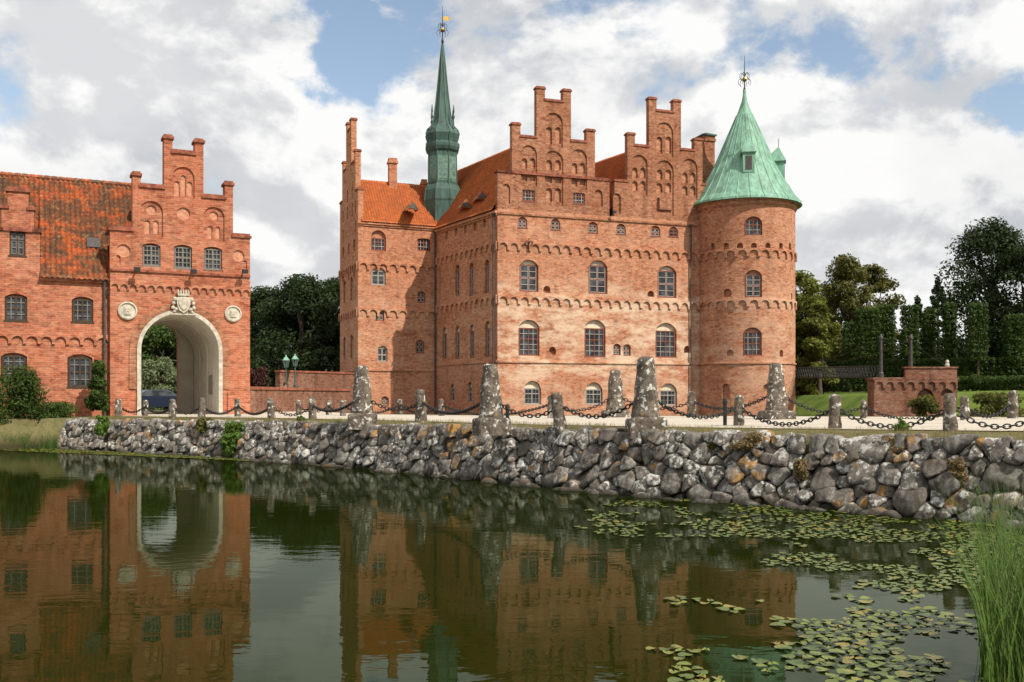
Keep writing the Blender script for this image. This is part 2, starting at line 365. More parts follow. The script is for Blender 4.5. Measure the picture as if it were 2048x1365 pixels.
# ---------------------------------------------------------------- building parts
WC={}
def window(parent,fac,cx,z0,w,h,depth,fr,cols=2,rows=3,bars=None):
    bars=bars or (bar_white if fr is frame_red else bar_dim)
    key=(round(w,1),round(h,1),fr.name,cols,rows)
    if key not in WC:
        w_,h_=key[0],key[1]; g=Geo(); g.box(-w_/2,w_/2,0,.03,0,h_); mg=g.mesh('window',[glass_m])
        g=Geo(); t=.08 if w_>.8 else .05
        g.box(-w_/2-.02,-w_/2+t,-.07,-.001,-.02,h_+.02); g.box(w_/2-t,w_/2+.02,-.07,-.001,-.02,h_+.02)
        g.box(-w_/2+t,w_/2-t,-.068,-.001,-.02,t); g.box(-w_/2+t,w_/2-t,-.068,-.001,h_-t,h_+.02)
        for i in range(1,cols):
            x=-w_/2+w_*i/cols; q=.04 if (cols==2 or i==cols//2) else .016; g.box(x-q,x+q,-.06,-.002,t,h_-t,0 if q>.03 else 1)
        for j in range(1,rows):
            z=h_*j/rows; q=.045 if j==(rows+1)//2 else .018; g.box(-w_/2+t,w_/2-t,-.055,-.003,z-q,z+q,0 if q>.03 else 1)
        if cols==2:
            for s_ in(-1,1):
                xa=.04; xb=w_/2-t
                for (zl,zh) in((t,h_*((rows+1)//2)/rows-.045),(h_*((rows+1)//2)/rows+.045,h_-t)):
                    if zh-zl<.2: continue
                    for (x0,x1,z0_,z1_) in((xa,xa+.03,zl,zh),(xb-.03,xb,zl,zh),(xa+.03,xb-.03,zl,zl+.03),(xa+.03,xb-.03,zh-.03,zh)):
                        g.box(min(s_*x0,s_*x1),max(s_*x0,s_*x1),-.05,-.004,z0_,z1_,1)
        g.box(-w_/2-.1,w_/2+.1,-.16,.0,-.1,-.021)
        WC[key]=(mg,g.mesh('frame',[fr,bars]),w_,h_)
    mg,mf,w_,h_=WC[key]
    Wm=fac.W@Matrix.Translation((cx,depth,z0))@Matrix.Diagonal((w/w_,1,h/h_,1))
    o=bpy.data.objects.new('window',mg); reg(o,Wm,parent); f=bpy.data.objects.new('frame',mf); reg(f,Wm,o)
def coping(outline,thick,W,parent):
    n=len(outline)
    for i in range(n):
        a,b=outline[i],outline[(i+1)%n]
        if abs(a[1]-b[1])<.25 and abs(a[0]-b[0])>.2 and min(a[1],b[1])>6:
            x0,x1=min(a[0],b[0]),max(a[0],b[0]); z=max(a[1],b[1]); geo=Geo()
            geo.box(x0-.07,x1+.07,-.08,thick+.08,z+.001,z+.13)
            geo.box(x0,x1,-.03,thick+.03,z+.13,z+.22); geo.obj('coping',coping_m,W,parent)
def frieze(geo,L,z,pitch=.95,r=.36,proud=.15,bend=None,m=0,drop=.22):
    n=max(1,round(L/pitch)); p=L/n; c=(p-2*r)/2
    for i in range(n):
        x0=i*p; cx=x0+p/2; zt=z; zc=z-.14-r
        pts=[(x0,zt),(x0,zc-drop),(x0+c,zc-drop),(x0+c,zc)]+[(cx-r*math.cos(math.pi*j/8),zc+r*math.sin(math.pi*j/8)) for j in range(1,8)]+[(x0+p-c,zc),(x0+p-c,zc-drop),(x0+p,zc-drop),(x0+p,zt)]
        g=Geo(); g.wall(pts[::-1],[],-proud,proud-.002,False)
        vs=g.v
        if bend: vs=[((bend-y)*math.cos(x/bend),(bend-y)*math.sin(x/bend),zz) for x,y,zz in vs]
        geo.add(vs,g.f,m)
def FZ(W,parent,mat,L,z,**k):
    G=Geo(); frieze(G,L,z,**k); G.obj('arched_frieze',[mat],W,parent)
def SC(W,parent,mat,x0,x1,y0,z0,z1):
    G=Geo(); G.box(x0,x1,y0,-.003,z0,z1); G.obj('string_course',[mat],W,parent)
def tile_roof(name,p00,p10,p11,p01,mat,parent,pitch=.26,row=.36):
    p00,p10,p11,p01=[np.array(q,float) for q in(p00,p10,p11,p01)]
    Lx=max(np.linalg.norm(p10-p00),np.linalg.norm(p11-p01)); Ly=np.linalg.norm(p01-p00)
    nr=max(2,int(Ly/row)); nt=max(2,int(Lx/pitch)); nu=nt*4+1
    u=np.linspace(0,1,nu); vv=[];saw=[]
    for j in range(nr): vv+=[j/nr,(j+.97)/nr]; saw+=[.06,0.0]
    vv=np.array(vv);saw=np.array(saw)
    U,Vv=np.meshgrid(u,vv); A=(1-U)[...,None]*(1-Vv)[...,None]*p00+U[...,None]*(1-Vv)[...,None]*p10+U[...,None]*Vv[...,None]*p11+(1-U)[...,None]*Vv[...,None]*p01
    nn=np.cross(p10-p00,p01-p00); nn/=np.linalg.norm(nn)
    if nn[2]<0: nn=-nn
    rj=np.random.normal(0,.008,(len(vv),nu)); wob=.03*np.sin(U*Lx*.9+Vv*3)*np.sin(Vv*Ly*.7)
    hh=.045*np.sin(U*nt*2*math.pi)+saw[:,None]+rj+wob
    A=A+hh[...,None]*nn; n2=len(vv)
    I=(np.arange(n2-1)[:,None]*nu+np.arange(nu-1)[None,:]).ravel(); Q=np.stack([I,I+1,I+nu+1,I+nu],1)
    W=WM[parent.name]; t=np.array(W.translation)
    return npobj(name,npmesh(name,A.reshape(-1,3)-t,Q,mat),W,parent)
# ================================================================ CASTLE
A_=XY(995,83.); B_=XY(1402,89.4); C_=XY(872,93.); E_=XY(716,90.); F_=XY(680,97.)
dAC=(Vector(C_)-Vector(A_)).normalized()
C2=tuple(Vector(A_)+dAC*34); Bx=tuple(Vector(B_)+ (Vector(B_)-Vector(A_)).normalized()*.6); B2=tuple(Vector(Bx)+dAC*34)
castle=empty('castle',(A_[0]+4,A_[1]+8,0),label='red brick renaissance castle with stepped gables rising from the moat',category='castle')
ff=Fac(A_,B_); fs=Fac(C2,A_); fw=Fac(E_,C_); fg=Fac(F_,E_)
MB=[front_brick,plaster,gable_brick,castle_brick]
def niche(fac,lst,c,top,bot,w,parent,fr=frame_red,tym=1,wf=.84,rise=.32,cols=2,rows=3,win=True,depth=.28,bm=None):
    p,(cx,z0,z1,ww)=fac.arch(c,top,bot,w,rise)
    lst.append(dict(p=p,d=depth,rm=0,bm=tym if bm is None else bm))
    if win:
        h=(z1-z0)*wf
        window(parent,fac,cx,z0+.06,ww*.90,h-.06,depth-.06,fr,cols,rows)
H=[]
for c,t,b in[(1058,520,584),(1196,521,588),(1334,532,596)]: niche(ff,H,c,t,b,38,castle,rows=4,wf=.85)
for c,t,b in[(1058,640,712),(1190,640,715),(1332,646,716)]: niche(ff,H,c,t,b,42,castle,rows=5,cols=4,wf=.77)
for c,t,b in[(1065,762,810),(1188,765,810),(1337,767,812)]: niche(ff,H,c,t,b,34,castle,fr=frame_grey,rows=3,wf=.68,rise=.45,cols=4)
for c,t,b in[(1045,434,457),(1111,438,461),(1186,444,467),(1242,448,470),(1311,452,474),(1347,454,475)]: niche(ff,H,c,t,b,19,castle,rise=.4,wf=.75,depth=.2,rows=2,bm=0)
for c,t,b in[(1234,688,711),(1254,689,712)]: niche(ff,H,c,t,b,15,castle,rise=.3,wf=.8,rows=2,bm=0)
for c,t,b in[(1105,694,710),(1094,572,586),(1302,582,594),(1375,692,706)]:
    p,_=ff.arch(c,t,b,14,.5); H.append(dict(p=p,d=.35,rm=0,bm=2))
ztop=17.95
low=[(0,-1.5),(ff.L,-1.5),(ff.L,ztop),(0,ztop)]
G=Geo(); G.wall(low,H,0,.55,False); front=G.obj('wall',MB,ff.W,castle,label='lime-stained gable front wall of orange brick')
gl=[(995,418),(995,346),(1024,346),(1024,250),(1041,250),(1041,276),(1073,276),(1073,178),(1090,178),(1090,204),(1126,204),(1126,183),(1142,183),(1142,285),(1173,285),(1173,263),(1190,263),(1190,362),(1219,362),(1219,430)]
gr=[(1229,430),(1229,364),(1255,364),(1255,270),(1270,270),(1270,294),(1298,294),(1298,199),(1313,199),(1313,225),(1347,225),(1347,204),(1362,204),(1362,302),(1389,302),(1389,281),(1405,281),(1405,372),(1432,372),(1432,445)]
def fixg(pts,z0):
    o=ff.outline(pts); o[0]=(o[0][0],z0);o[-1]=(o[-1][0],z0); q=[o[0]]
    i=1
    while i<len(o)-1:
        z=(o[i][1]+o[i+1][1])/2
        q.append((q[-1][0],z)); q.append((o[i+1][0],z)); i+=2
    q.append((q[-1][0],z0)); return q
def nich(c,t,b,w,d=.10,rise=.5,sub=None,bm=0):
    p,_=ff.arch(c,t,b,w,rise); h=dict(p=p,d=d,rm=0,bm=bm)
    if sub:h['sub']=sub
    return h
GB=[gable_brick,plaster,front_brick]
def gable(pts,dx,dy,wins):
    ol=fixg(pts,ztop+.002); H=[]
    prs=lambda c,t,b,w=12,gap=18:[nich(c-gap/2+dx,t+dy,b+dy,w,.18,bm=2),nich(c+gap/2+dx,t+dy,b+dy,w,.18,bm=2)]
    H.append(nich(1108+dx,226+dy,294+dy,35,.12,.5,prs(1108,254,288)))
    H.append(nich(1108+dx,302+dy,412+dy,37,.12,.5,prs(1108,320,340)+prs(1108,347,366)+prs(1108,376,404)))
    H.append(nich(1058+dx,291+dy,372+dy,32,.12,.5,prs(1058,316,337,11,16)+prs(1058,343,362,11,16)))
    H.append(nich(1158+dx,299+dy,380+dy,32,.12,.5,prs(1158,326,347,11,16)+prs(1158,353,372,11,16)))
    H.append(nich(1013+dx,368+dy,408+dy,15,.14)); H.append(nich(1197+dx,380+dy,414+dy,17,.14))
    for c,t,b,w in wins:
        p,(cx,z0,z1,ww)=ff.arch(c,t,b,w,.04); H.append(dict(p=p,d=.22,rm=0,bm=0)); window(castle,ff,cx,z0+.03,ww*.94,(z1-z0)*.94,.14,frame_red,4,3)
    G=Geo(); G.wall(ol,H,0,.55,True); G.obj('stepped_gable',GB,ff.W,castle,label='stepped brick gable with arched blind niches')
    coping(ol[1:-1],.55,ff.W,castle)
gable(gl,0,0,[(1057,380,403,25),(1158,386,409,24)])
gable(gr,221,19,[(1331,396,419,23)])
H=[]
for c,t,b in[(915,530,592),(943,526,592),(974,520,587)]: niche(fs,H,c,t,b,9,castle,rows=4,wf=.86,bm=0)
for c,t,b in[(889,655,718),(915,652,718),(944,649,716),(975,643,715)]: niche(fs,H,c,t,b,9.5,castle,rows=4,wf=.8)
for c,t,b in[(905,768,803),(940,764,806)]: niche(fs,H,c,t,b,9,castle,fr=frame_grey,rows=3,wf=.75)
for c in(893,912,931,950,969): 
    t=470-(c-893)*.30; p,_=fs.arch(c,t-8,t+8,6,.4); H.append(dict(p=p,d=.2,rm=0,bm=0))
G=Geo(); G.wall([(0,-1.5),(fs.L,-1.5),(fs.L,ztop),(0,ztop)],H,0,.55,False); G.obj('wall',[castle_brick,plaster],fs.W,castle,label='long brick side wall with arched windows')
fr_=Fac(Bx,B2); fb=Fac(B2,C2)
for f_ in(fr_,fb):
    G=Geo(); G.wall([(0,-1.5),(f_.L,-1.5),(f_.L,ztop-.01),(0,ztop-.01)],[],0,.5,False); G.obj('wall',[castle_brick],f_.W,castle)
for z in(15.25,10.75): FZ(ff.W,castle,front_brick,ff.L-.3,z); FZ(fs.W,castle,castle_brick,fs.L,z)
SC(ff.W,castle,front_brick,0,ff.L-.3,-.10,5.1,5.26); SC(ff.W,castle,gable_brick,0,ff.L-.3,-.10,17.5,17.66)
SC(fs.W,castle,castle_brick,0,fs.L,-.10,5.1,5.26); SC(fs.W,castle,castle_brick,0,fs.L,-.12,17.4,17.55); SC(fs.W,castle,castle_brick,0,fs.L,-.24,17.56,17.78)
H=[]
niche(fw,H,757,461,502,30,castle,rise=.5,wf=.62,rows=3,cols=4,bm=0); niche(fw,H,848,477,503,26,castle,rise=.08,wf=.97,rows=3,cols=4)
niche(fw,H,757,535,571,29,castle,fr=frame_grey,rows=3,wf=.8); niche(fw,H,843,583,606,16,castle,rows=2,bm=0); niche(fw,H,760,617,642,17,castle,rows=2,bm=0)
niche(fw,H,840,680,707,17,castle,rows=2,bm=0); niche(fw,H,765,692,724,20,castle,fr=frame_grey,rows=2); niche(fw,H,770,793,812,15,castle,rows=2,bm=0)
zw=18.25
G=Geo(); G.wall([(0,-1.5),(fw.L+1,-1.5),(fw.L+1,zw),(0,zw)],H,0,.5,False); G.obj('wall',[castle_brick,plaster],fw.W,castle,label='brick wall of the projecting side wing')
for z in(14.5,10.3): FZ(fw.W,castle,castle_brick,fw.L,z); FZ(fg.W,castle,castle_brick,fg.L,z)
SC(fw.W,castle,castle_brick,-.05,fw.L,-.10,4.6,4.75); SC(fw.W,castle,castle_brick,-.05,fw.L,-.10,17.75,17.9); SC(fw.W,castle,castle_brick,-.08,fw.L,-.2,17.91,18.08); SC(fg.W,castle,castle_brick,0,fg.L,-.10,4.6,4.75)
ol=[(0,-1.5),(7.6,-1.5),(7.6,21),(6.6,21),(6.6,24.7),(6.05,24.7),(6.05,23.8),(4.9,23.8),(4.9,28),(4.3,28),(4.3,27.2),(3.3,27.2),(3.3,28),(2.7,28),(2.7,23.8),(1.55,23.8),(1.55,24.7),(1,24.7),(1,21),(0,21)]
k_=fg.L/7.6; ol=[(a*k_,b) for a,b in ol]
H=[]
for u in(1.3,3.3,5.3,6.6): 
    for z0 in(19,20.6 if u>2 and u<6 else 17.2): H.append(dict(p=arch(u*k_,z0,z0+1.2,.45),d=.14,rm=0,bm=0))
for z0 in(5.8,11.2): 
    for u in(2,5): H.append(dict(p=arch(u*k_,z0,z0+2.2,1.0,.3),d=.25,rm=0,bm=0)); window(castle,fg,u*k_,z0+.05,.9,1.8,.2,frame_red,2,3)
for z0 in(13.2,15.6):
    for u in(1.4,3.8,6.2): H.append(dict(p=arch(u*k_,z0,z0+1.1,.8),d=.14,rm=0,bm=0))
G=Geo(); G.wall(ol,H,0,.5,True); G.obj('stepped_gable',[castle_brick],fg.W,castle,label='tall stepped gable at the end of the side wing')
coping(ol,.5,fg.W,castle)
v3=lambda p,z:(p[0],p[1],z)
dw=Vector((fw.d.x,fw.d.y))
fbw=Fac(tuple(Vector(F_)+dw*12),F_); G=Geo(); G.wall([(0,-1.5),(fbw.L,-1.5),(fbw.L,zw),(0,zw)],[],0,.4,False); G.obj('wall',[castle_brick],fbw.W,castle)
mid=(Vector(E_)+Vector(F_))/2; out=Vector((-fw.inn.x,-fw.inn.y))*.25
e0=Vector(E_)+out+dw*.3; r0=mid+dw*.3; r1=mid+dw*13
tile_roof('roof',v3(e0,18.1),v3(Vector(C_)+out+dw*5,18.1),v3(r1,22.75),v3(r0,22.75),tile_castle,castle)
tile_roof('roof',v3(r0,22.75),v3(r1,22.75),v3(Vector(F_)+dw*13,18.1),v3(Vector(F_)+dw*.3,18.1),tile_castle,castle)
def onf(px): u,_=ff.uz(px,400); return Vector((ff.p.x+ff.d.x*u,ff.p.y+ff.d.y*u))
inn=dAC*.5; dep=dAC*32
sideout=Vector((-fs.inn.x,-fs.inn.y))*.3
a0=Vector(A_)+sideout; val=onf(1224); rl=onf(1108); rr=onf(1332); br=Vector(Bx)+Vector((ff.d.x,ff.d.y))*1.2
for lo_,hi_,zl,zh in[(a0,rl,17.85,25.0),(val,rl,18.4,25.0),(val,rr,18.4,25.2),(br,rr,17.7,25.2)]:
    tile_roof('roof',v3(lo_+inn,zl),v3(lo_+dep,zl),v3(hi_+dep,zh),v3(hi_+inn,zh),tile_castle,castle)
def hatch(px,py,D,s=.55):
    x,y=XY(px,D); z=CH+(HZ-py)/F*D; g=Geo(); g.add([(-s,-.6,0),(s,-.6,0),(0,-.5,1.5*s),(-s,1.6,.2),(s,1.6,.2),(0,1.6,1.5*s)],[(0,1,2),(1,4,5,2),(0,2,5,3)]); g.add([(-s*.6,-.62,.12),(s*.6,-.62,.12),(0,-.53,1.2*s)],[(0,1,2)],1)
    g.obj('roof_hatch',[tile_old,pipe_m],Matrix.Translation((x,y,z))@Matrix.Rotation(fw.ang*.6,4,'Z'),castle)
hatch(823,422,91.2,.6); hatch(930,418,88.3,.55); hatch(962,402,87.,.55)
def chim(px,y0,y1,D,w,par,mat=castle_brick):
    x,y=XY(px,D); z0=CH+(HZ-y1)/F*D; z1=CH+(HZ-y0)/F*D; g=Geo(); g.box(-w/2,w/2,-w/2,w/2,z0-2,z1-.5); g.box(-w/2-.1,w/2+.1,-w/2-.1,w/2+.1,z1-.5,z1-.3); g.box(-w/2-.02,w/2+.02,-w/2-.02,w/2+.02,z1-.3,z1)
    g.obj('chimney',[mat],Matrix.Translation((x,y,0))@Matrix.Rotation(.3,4,'Z'),par)
chim(785,318,372,95,.75,castle); chim(848,360,380,98,.5,castle); chim(1412,275,350,94,1.2,castle,gable_brick)
x,y=XY(1412,94); g=Geo(); z=CH+(HZ-275)/F*94; g.box(-.75,.75,-.75,.75,z+.01,z+.12); g.add([(-.75,-.75,z+.12),(.75,-.75,z+.12),(.75,.75,z+.12),(-.75,.75,z+.12),(0,0,z+.45)],[(0,1,4),(1,2,4),(2,3,4),(3,0,4)]); g.obj('chimney_cap',[copper_dark],Matrix.Translation((x,y,0))@Matrix.Rotation(.3,4,'Z'),castle)
def pipe(p,z0,z1,par,r=.07):
    g=Geo(); g.tube((0,0,z0),(0,0,z1),r,8)
    for z in np.arange(z0+1,z1,2.2): g.tube((0,0,z),(0,0,z+.08),r*1.5,8)
    g.lathe([(r,z1-.05),(r*2.2,z1+.25),(r*2.2,z1+.3)],8); g.obj('drain_pipe',pipe_m,Matrix.Translation((p[0],p[1],0)),par)
pc=Vector(C_)+Vector((-fw.inn.x,-fw.inn.y))*.18-dw*.15; pipe(pc,.2,17.4,castle); pipe(Vector(A_)+Vector((-fs.inn.x,-fs.inn.y))*.22+dAC*.35,.2,17.3,castle)
pipe(onf(1380)+Vector((-ff.inn.x,-ff.inn.y))*.2,.2,17.3,castle)
u,z=ff.uz(1056,492); g=Geo(); g.tube((u,-.22,z-.5),(u,-.22,z+.6),.035)
for s in(-1,1):
    for i in range(6):
        f=lambda a:(u+s*(.22-.2*math.cos(a)*(1-a/8)),-.22,z+.15+.3*math.sin(a)*(1-a/8)); g.tube(f(i*.9),f((i+1)*.9),.03,5)
g.obj('iron_wall_anchor',iron,ff.W,castle)
def floodlight(fac,px,py,par):
    u,z=fac.uz(px,py); g=Geo(); g.box(u-.03,u+.03,-.5,-.02,z-.03,z+.03); g.box(u-.14,u+.14,-.64,-.42,z-.12,z+.08); g.obj('wall_lamp',[iron],fac.W,par)
floodlight(ff,1224,426,castle)
# ---- round tower
tc=XY(1489,90.5); R=4.45; pm=90.5/F
tower_W=Matrix.Translation((tc[0],tc[1],0))
def tz(py,D=90.5): return CH+(HZ-py)/F*D
g=Geo(); zt=tz(415)+.1
g.lathe([(R,-1.5),(R,zt)],128); tw=g.mesh('wall',[tower_brick]); two=bpy.data.objects.new('wall',tw)
reg(two,tower_W,castle); two["label"]="round brick corner tower wall"
cut=Geo()
def tang(px,r=R):
    a=(px-1024)/F; dx,dy=Vector((a,1)).normalized(); ox,oy=-tc[0],-tc[1]
    b=ox*dx+oy*dy; c=ox*ox+oy*oy-r*r; t=-b-math.sqrt(max(0,b*b-c)); hx,hy=ox+dx*t,oy+dy*t
    return math.atan2(hy,hx),tc[1]+hy
def tcut(px,top,bot,w,dep=.3,rise=.35,win=True,wf=.84,fr=frame_red,cols=2,rows=4):
    an,D=tang(px); ww=w/F*D; z1=CH+(HZ-top)/F*D; z0=CH+(HZ-bot)/F*D
    Wl=Matrix.Rotation(an+math.pi/2,4,'Z')@Matrix.Translation((0,-R+dep,0)); p=arch(0,z0,z1,ww,rise*ww)
    g=Geo(); g.wall(p,[],-dep-.6,dep+.6,True); cut.add([Wl@Vector(v) for v in g.v],g.f)
    if win:
        class q: W=tower_W@Wl
        window(castle,q,0,z0+.05,ww*.9,(z1-z0)*wf-.05,-.07,fr,cols,rows)
tcut(1507,433,471,35,rows=3,cols=4); tcut(1507,540,595,34); tcut(1505,655,712,37,rows=4,cols=4)
tcut(1583,586,600,5,win=False); tcut(1455,578,594,16,win=False); tcut(1460,700,712,14,win=False); tcut(1563,700,714,10,win=False)
tcut(1452,768,800,16,win=False); tcut(1535,768,800,18,win=False)
for px in(1425,1452,1480,1508,1536,1562,1580): tcut(px,486,500,12*math.cos((px-1489)/115),dep=.35,win=False,rise=.5)
cm=cut.mesh('cut',[tower_brick]); bmm=bmesh.new(); bmm.from_mesh(cm); bmesh.ops.remove_doubles(bmm,verts=bmm.verts,dist=.0005); bmesh.ops.recalc_face_normals(bmm,faces=bmm.faces); bmm.to_mesh(cm); bmm.free()
cuo=bpy.data.objects.new('cut',cm); S.collection.objects.link(cuo); cuo.matrix_world=tower_W
md=two.modifiers.new('b','BOOLEAN'); md.object=cuo; md.operation='DIFFERENCE'; md.solver='EXACT'
bpy.context.view_layer.update(); dg=bpy.context.evaluated_depsgraph_get(); nm=bpy.data.meshes.new_from_object(two.evaluated_get(dg)); two.modifiers.clear(); two.data=nm
bpy.data.objects.remove(cuo)
Lc=2*math.pi*R
for z in(15.1,10.75): FZ(tower_W,castle,tower_brick,Lc,z,bend=R)
g=Geo(); g.lathe([(R+.002,5.08),(R+.1,5.1),(R+.1,5.24),(R+.002,5.27)],96,cap=False); g.obj('string_course',[tower_brick],tower_W,castle)
g=Geo(); g.lathe([(R+.002,zt-.75),(R+.14,zt-.6),(R+.14,zt-.35),(R+.3,zt-.3),(R+.3,zt-.02),(R-.2,zt-.01)],96,cap=False)
g.obj('cornice',[tower_brick],tower_W,castle)
prof=[(111,417),(110,413),(99,401),(82,373),(59,331),(45,298),(24,250),(12,222),(5.5,203),(3.2,190),(3,180)]
g=Geo(); seg=26; pf=[(r*pm,tz(y)) for r,y in prof]
pr=[pf[0]]
for i in range(1,len(pf)):
    a,b=pf[i-1],pf[i]
    for j in(1,2,3): t=j/3; pr.append((a[0]+(b[0]-a[0])*t,a[1]+(b[1]-a[1])*t))
g.lathe(pr,104)
for i in range(seg):
    a=2*math.pi*i/seg
    for q0,q1 in zip(pr[1:20],pr[2:21]): g.tube((q0[0]*math.cos(a)*1.003,q0[0]*math.sin(a)*1.003,q0[1]),(q1[0]*math.cos(a)*1.003,q1[0]*math.sin(a)*1.003,q1[1]),.045,4)
g.obj('conical_roof',[copper_light],tower_W,castle,label='green copper conical tower roof with flared eaves')
def finial(W,z0,z1,s,par):
    g=Geo(); h=z1-z0; g.lathe([(.10*s,z0-.6),(.05*s,z0),(.12*s,z0+.12*h),(.05*s,z0+.2*h),(.035*s,z0+.6*h),(.015*s,z1)],8)
    for k2 in range(6):
        a=k2*math.pi/3
        for zz,rr in((z0+.32*h,.5),(z0+.48*h,.38)):
            pts=[(rr*s*math.sin(t)*math.cos(a),rr*s*math.sin(t)*math.sin(a),zz+.25*s*math.sin(2*t)) for t in np.linspace(0,2.3,7)]
            for p,q in zip(pts,pts[1:]): g.tube(p,q,.022*s,4)
    g.obj('finial',[iron],W,par)
    g=Geo(); zz=z0+.40*h; g.lathe([(.02,zz-.2*s),(.17*s,zz-.1*s),(.2*s,zz),(.17*s,zz+.1*s),(.02,zz+.2*s)],12); g.obj('gilded_ball',[gold],W,par)
finial(tower_W,tz(190),tz(112),1.15,castle)
def cone_dormer(an,zb,rad):
    Wd_=tower_W@Matrix.Rotation(an+math.pi/2,4,'Z')@Matrix.Translation((0,-rad,zb)); g=Geo()
    g.box(-.5,.5,0,2.4,0,1.7); g.box(-.62,.62,-.1,2.4,1.7,1.78); g.add([(-.66,-.14,1.78),(.66,-.14,1.78),(.66,1.9,1.78),(-.66,1.9,1.78),(0,.5,3.2)],[(0,1,4),(1,2,4),(2,3,4),(3,0,4)]); g.tube((0,.5,3.1),(0,.5,3.9),.04,6)
    o=g.obj('dormer',[copper_light],Wd_,castle); g=Geo(); g.box(-.27,.27,-.03,-.002,.25,1.45); g.obj('window',[pipe_m],Wd_,o)
an,_=tang(1500); cone_dormer(an,tz(362),3.5); cone_dormer(-.25,tz(368),3.5)
# ---- copper spire tower
sc_=XY(885,95); SW=Matrix.Translation((sc_[0],sc_[1],0)); ps=95/F; sz=lambda y:CH+(HZ-y)/F*95
prof=[(38,450),(38,408),(39,404),(37,384),(33,376),(30,372),(29.5,308),(33,304),(35,298),(35,292),(31,288),(33,280),(35.5,272),(33,264),(26,257),(21,250),(19,242),(14,205),(9.5,165),(5.5,125),(2.6,100),(1.2,90)]
g=Geo(); g.lathe([(r*ps,sz(y)) for r,y in prof],8,rot=math.pi/8+.1)
for i in range(8):
    a=math.pi/8+.1+2*math.pi*i/8
    for (r0_,y0_),(r1_,y1_) in zip(prof[:-1],prof[1:]): g.tube((r0_*ps*math.cos(a),r0_*ps*math.sin(a),sz(y0_)),(r1_*ps*math.cos(a),r1_*ps*math.sin(a),sz(y1_)),.07,5)
    am=a+math.pi/8; rr=29.7*ps*math.cos(math.pi/8)+.01
    ct,st=math.cos(am),math.sin(am); tx,ty=-st,ct
    hw,z0,z1=.42,sz(366),sz(318)
    b=[(ct*rr+tx*hw*s_,st*rr+ty*hw*s_) for s_ in(-1,1)]
    for p in b+[((b[0][0]+b[1][0])/2,(b[0][1]+b[1][1])/2)]: g.tube((*p,z0),(*p,z1),.03,4,2)
    g.add([(*b[0],z0),(*b[1],z0),(*b[1],z1),(*b[0],z1)],[(0,1,2,3)],1)
    for zz in(z0,(z0+z1)/2,z1): g.tube((*b[0],zz),(*b[1],zz),.035,4,2)
g.obj('spire',[copper_dark,plain('patinated_panels',(.13,.21,.17),.5,.4,.5,3),copper_light],SW,castle,label='slender octagonal copper spire with bulb')
for k2 in range(4):
    g=Geo(); a=.1+k2*math.pi/2+math.pi/4; r_=30*ps; g.lathe([(.09,sz(262)),(.05,sz(245)),(.13,sz(240)),(.04,sz(234)),(.10,sz(229)),(.02,sz(215))],6,cx=r_*math.cos(a),cy=r_*math.sin(a))
    g.obj('pinnacle',[copper_dark],SW,castle)
finial(SW,sz(92),sz(12),1.1,castle)
g=Geo(); g.add([(0,0,sz(40)),(.55,.1,sz(42)),(.75,.12,sz(36)),(.5,.1,sz(32)),(0,0,sz(34))],[(0,1,2,3,4)]); g.obj('weather_vane',[gold],SW,castle)
# ================================================================ GATEHOUSE
g0=XY(220,48.); g1=XY(500,50.9); fG=Fac(g0,g1)
gate=empty('gatehouse',(g0[0]+3,g0[1]+2,1.3),label='red brick gatehouse with stepped gable and round archway',category='gatehouse')
pts=[(220,900),(220,462),(265,462),(265,352),(281,352),(281,377),(328,377),(328,278),(345,278),(345,309),(390,309),(390,286),(407,286),(407,398),(450,398),(450,371),(466,371),(466,476),(500,476),(500,900)]
o=fG.outline(pts); ol=[(o[0][0],-1)]; i=1
while i<len(o)-1:
    z=(o[i][1]+o[i+1][1])/2; ol+=[(ol[-1][0],z),(o[i+1][0],z)]; i+=2
ol.append((ol[-1][0],-1))
H=[]
uL,_=fG.uz(282,700);uR,_=fG.uz(437,700);_,zc=fG.uz(360,628); cxa=(uL+uR)/2; wa=uR-uL
ap=arch(cxa,1.0,zc,wa,None,22); H.append(dict(p=ap,d=.65,rm=1,bm=None))
for c,t,b in[(303,487,533),(366,490,538),(426,494,541)]: niche(fG,H,c,t,b,36,gate,fr=frame_dim,rise=.14,wf=.9,cols=4,rows=4,bm=0,depth=.22)
def gn(c,t,b,w,d=.07,rise=.5,sub=None,bm=0): 
    p,_=fG.arch(c,t,b,w,rise); h=dict(p=p,d=d,rm=0,bm=bm); 
    if sub:h['sub']=sub
    return h
def gc(c,y,r,d=.08): u,z=fG.uz(c,y); return dict(p=circ(u,z,r/F*49),d=d,rm=0,bm=2)
H.append(gn(303,402,474,46,.09,.5,[gc(303,420,10),gn(295,440,468,11,bm=2),gn(312,441,468,11,bm=2)]))
H.append(gn(367,334,396,44,.09,.5,[gn(354,362,392,11,bm=2),gn(367,350,392,10,bm=2),gn(380,363,392,11,bm=2)]))
H.append(gc(367,428,13)); H.append(gn(428,414,482,42,.09,.5,[gc(428,431,9),gn(420,452,478,10,bm=2),gn(436,453,478,10,bm=2)]))
H.append(gc(247,502,13)); H.append(gc(477,512,12))
for c,t in((237,485),(490,496)): H.append(gn(c,t+25,t+45,8))
salmon=plain('limewashed_salmon_brick',(.54,.26,.16),.9,.1,.3,8)
G=Geo(); G.wall(ol,H,0,.65,False); G.obj('wall',[gate_brick,white_plaster,salmon],fG.W,gate,label='brick gate front with blind niches and roundels')
coping(ol,.65,fG.W,gate)
_,zf=fG.uz(220,562); FZ(fG.W,gate,gate_brick,fG.L,zf,pitch=.42,r=.16,proud=.10,drop=.10); _,zs=fG.uz(300,543); SC(fG.W,gate,coping_m,0,fG.L,-.09,zs-.06,zs+.04)
_,zb=fG.uz(240,775)
